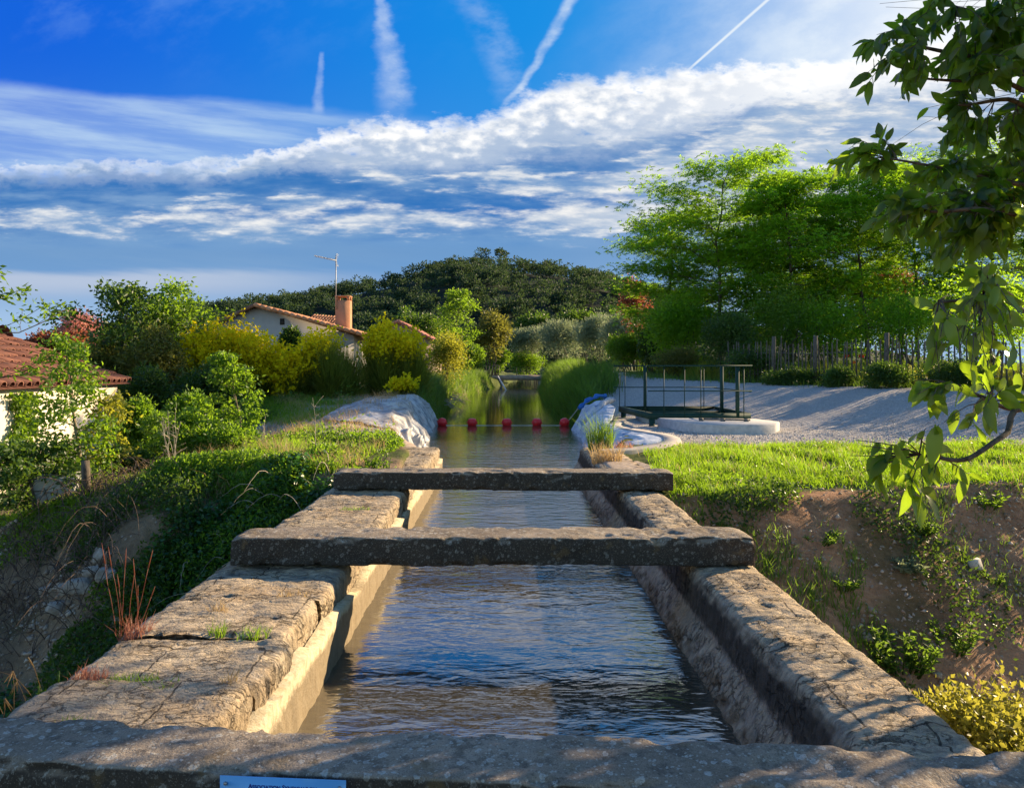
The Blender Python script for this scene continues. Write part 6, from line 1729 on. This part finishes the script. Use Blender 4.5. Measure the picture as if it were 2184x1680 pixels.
    for pts, cl, st in (([c5(1330, 430, d), c5(1000, 340, d), c5(740, 290, d), c5(610, 255, d), c5(540, 190, d)], [((400, 220), 60, 100, 6, 6), ((440, 380), 80, 110, 9, 6), ((560, 140), 55, 70, 5, 5), ((470, 520), 60, 60, 4, 5), ((570, 260), 70, 60, 4, 5), ((830, 330), 110, 110, 12, 6)], T[4]),
                        ([c5(1330, 520, d), c5(1100, 470, d), c5(800, 455, d), c5(590, 440, d)], [((540, 400), 70, 60, 5, 5), ((860, 430), 80, 60, 7, 5), ((1000, 400), 130, 90, 11, 6), ((1130, 330), 110, 110, 11, 6)], T[4]),
                        ([c5(1330, 130, d), c5(1100, 120, d), c5(940, 80, d), c5(720, 5, d)], [((660, 40), 90, 60, 7, 6), ((760, 90), 60, 50, 5, 5), ((960, 150), 120, 110, 12, 6), ((1100, 60), 120, 100, 11, 6), ((1100, 220), 120, 110, 11, 6), ((860, 230), 90, 80, 6, 6), ((980, 260), 110, 90, 10, 6)], T[5]),
                        ([c5(1330, 600, d), c5(1110, 560, d), c5(900, 590, d), c5(830, 590, d)], [((770, 600), 90, 110, 10, 6), ((850, 690), 60, 60, 5, 5), ((910, 780), 70, 70, 6, 6), ((1160, 620), 70, 60, 6, 5), ((1000, 690), 70, 60, 4, 5), ((1160, 780), 60, 90, 5, 5)], T[4]),
                        ([c5(1330, 1060, d), c5(1000, 1000, d), c5(740, 945, d), c5(400, 885, d)], [((250, 850), 95, 70, 8, 6), ((370, 790), 55, 70, 5, 5), ((350, 930), 70, 70, 5, 5), ((640, 1020), 90, 80, 9, 6), ((800, 980), 110, 100, 10, 6), ((960, 960), 110, 110, 12, 6), ((1110, 900), 110, 110, 12, 6)], T[3] + np.array([0, 0, .5])),
                        ([c5(1330, 1260, d - .4), c5(1000, 1180, d - .4), c5(720, 1190, d - .4), c5(520, 1190, d - .4)], [((450, 1170), 110, 90, 8, 6), ((600, 1150), 100, 90, 9, 6), ((740, 1120), 110, 100, 10, 6), ((900, 1120), 110, 110, 12, 6), ((1060, 1080), 120, 120, 13, 6), ((420, 1280), 70, 70, 3, 5), ((680, 1270), 110, 80, 7, 6), ((860, 1290), 110, 90, 9, 6), ((1040, 1270), 120, 110, 11, 6), ((1150, 1180), 90, 110, 9, 6), ((1000, 1400), 120, 90, 9, 6), ((820, 1420), 110, 80, 6, 6)], T[3])):
        m, c = limb(pts, .026, .006, st)
        nn = len(c)
        for (cen, rx, rz, ntw, nl) in cl:
            cc = c5(*cen, pts[1][1] + rng.normal(0, .25)); j = np.argmin(np.linalg.norm(c[nn // 3:] - cc, axis=1)) + nn // 3
            spray(m, c[max(0, j - 1)], cc, (R3(rx, d), .35, R3(rz, d)), ntw, nl, .125, .45, True)
        m.build('limb', M_BARK, root, smooth=True)
    # the rest of the crown, mostly outside the view; it shades the nearest beam
    for k in range(9):
        a = k * .7; st = T[2 + k % 4]; q = st + np.array([rng.uniform(-.9, 1.6), rng.uniform(-2.0, .8), rng.uniform(.2, 1.3)])
        if q[0] / max(q[1], .5) < .70: q[0] = q[1] * .74
        m, c = limb([(st + q) / 2 + np.array([0, 0, .15]), q], .03, .008, st)
        for _ in range(16):
            cc = c[rng.integers(4, len(c))] + rng.normal(0, .35, 3) * np.array([1, 1.2, 1.0])
            spray(m, c[rng.integers(4, len(c))], cc, (.3, .3, .3), 6, 6, .13, .5)
        m.build('limb', M_BARK, root, smooth=True)
    # sunward crown beyond the right edge of view, added to shade the upper sprays
    for k in range(18):
        st = T[3 + k % 3]; q = np.array([rng.uniform(4.4, 7.6), rng.uniform(5.6, 8.4), rng.uniform(2.7, 6.2)])
        if q[0] / q[1] < .72: q[0] = q[1] * .78
        m, c = limb([(st + q) / 2 + np.array([0, 0, .25]), q], .035, .008, st)
        for _ in range(30):
            j = rng.integers(5, len(c)); spray(m, c[j], c[j] + rng.normal(0, .5, 3), (.4, .4, .4), 5, 6, .15, .4)
        m.build('limb', M_BARK, root, smooth=True)
    P, D, Ls, K = np.concatenate(PL), np.concatenate(PD), np.concatenate(PS), np.concatenate(PR)
    drop = lit_zone(P) & (rng.random(len(P)) < np.where(K, .0, .96))
    out = (P[:, 0] / np.maximum(P[:, 1], .3) < .668) & ~K & (P[:, 1] > .2)
    tt = (P[:, 1] - 3.9) / S[1]; q = P - S * tt[:, None]      # keep the low sprays in the sun
    drop |= ~K & (tt > 0) & (q[:, 0] > 1.2) & (q[:, 0] < 3.0) & (q[:, 2] > .5) & (q[:, 2] < 2.1) & (rng.random(len(P)) < .92)
    # leaves of the low sprays spread out so that few shade one another
    U1 = unit(np.cross(S, np.array([0, 0, 1.0]))); U2 = np.cross(S, U1)
    C_ = P + unit(D) * (Ls * .5)[:, None]; uv = np.stack([C_ @ U1, C_ @ U2], 1); kept = []
    for i in rng.permutation(np.where(K & (P[:, 1] < 5.0))[0]):
        if kept and np.min(np.sum(((uv[kept] - uv[i]) * np.array([1, .8])) ** 2, 1)) < .042 ** 2:
            drop[i] = rng.random() < .74
        else: kept.append(i)
    ok = ~drop & ~out
    mb = MB(); big_leaves(mb, P[ok], D[ok], Ls[ok], Ls[ok] * rng.uniform(.34, .47, ok.sum()), .22, side=np.cross(D[ok], S[None] * np.array([1.3, 1.3, .6]) + rng.normal(0, .75, (ok.sum(), 3))))
    mb.build('foliage', M_NEAR, root, smooth=True)
overhang()
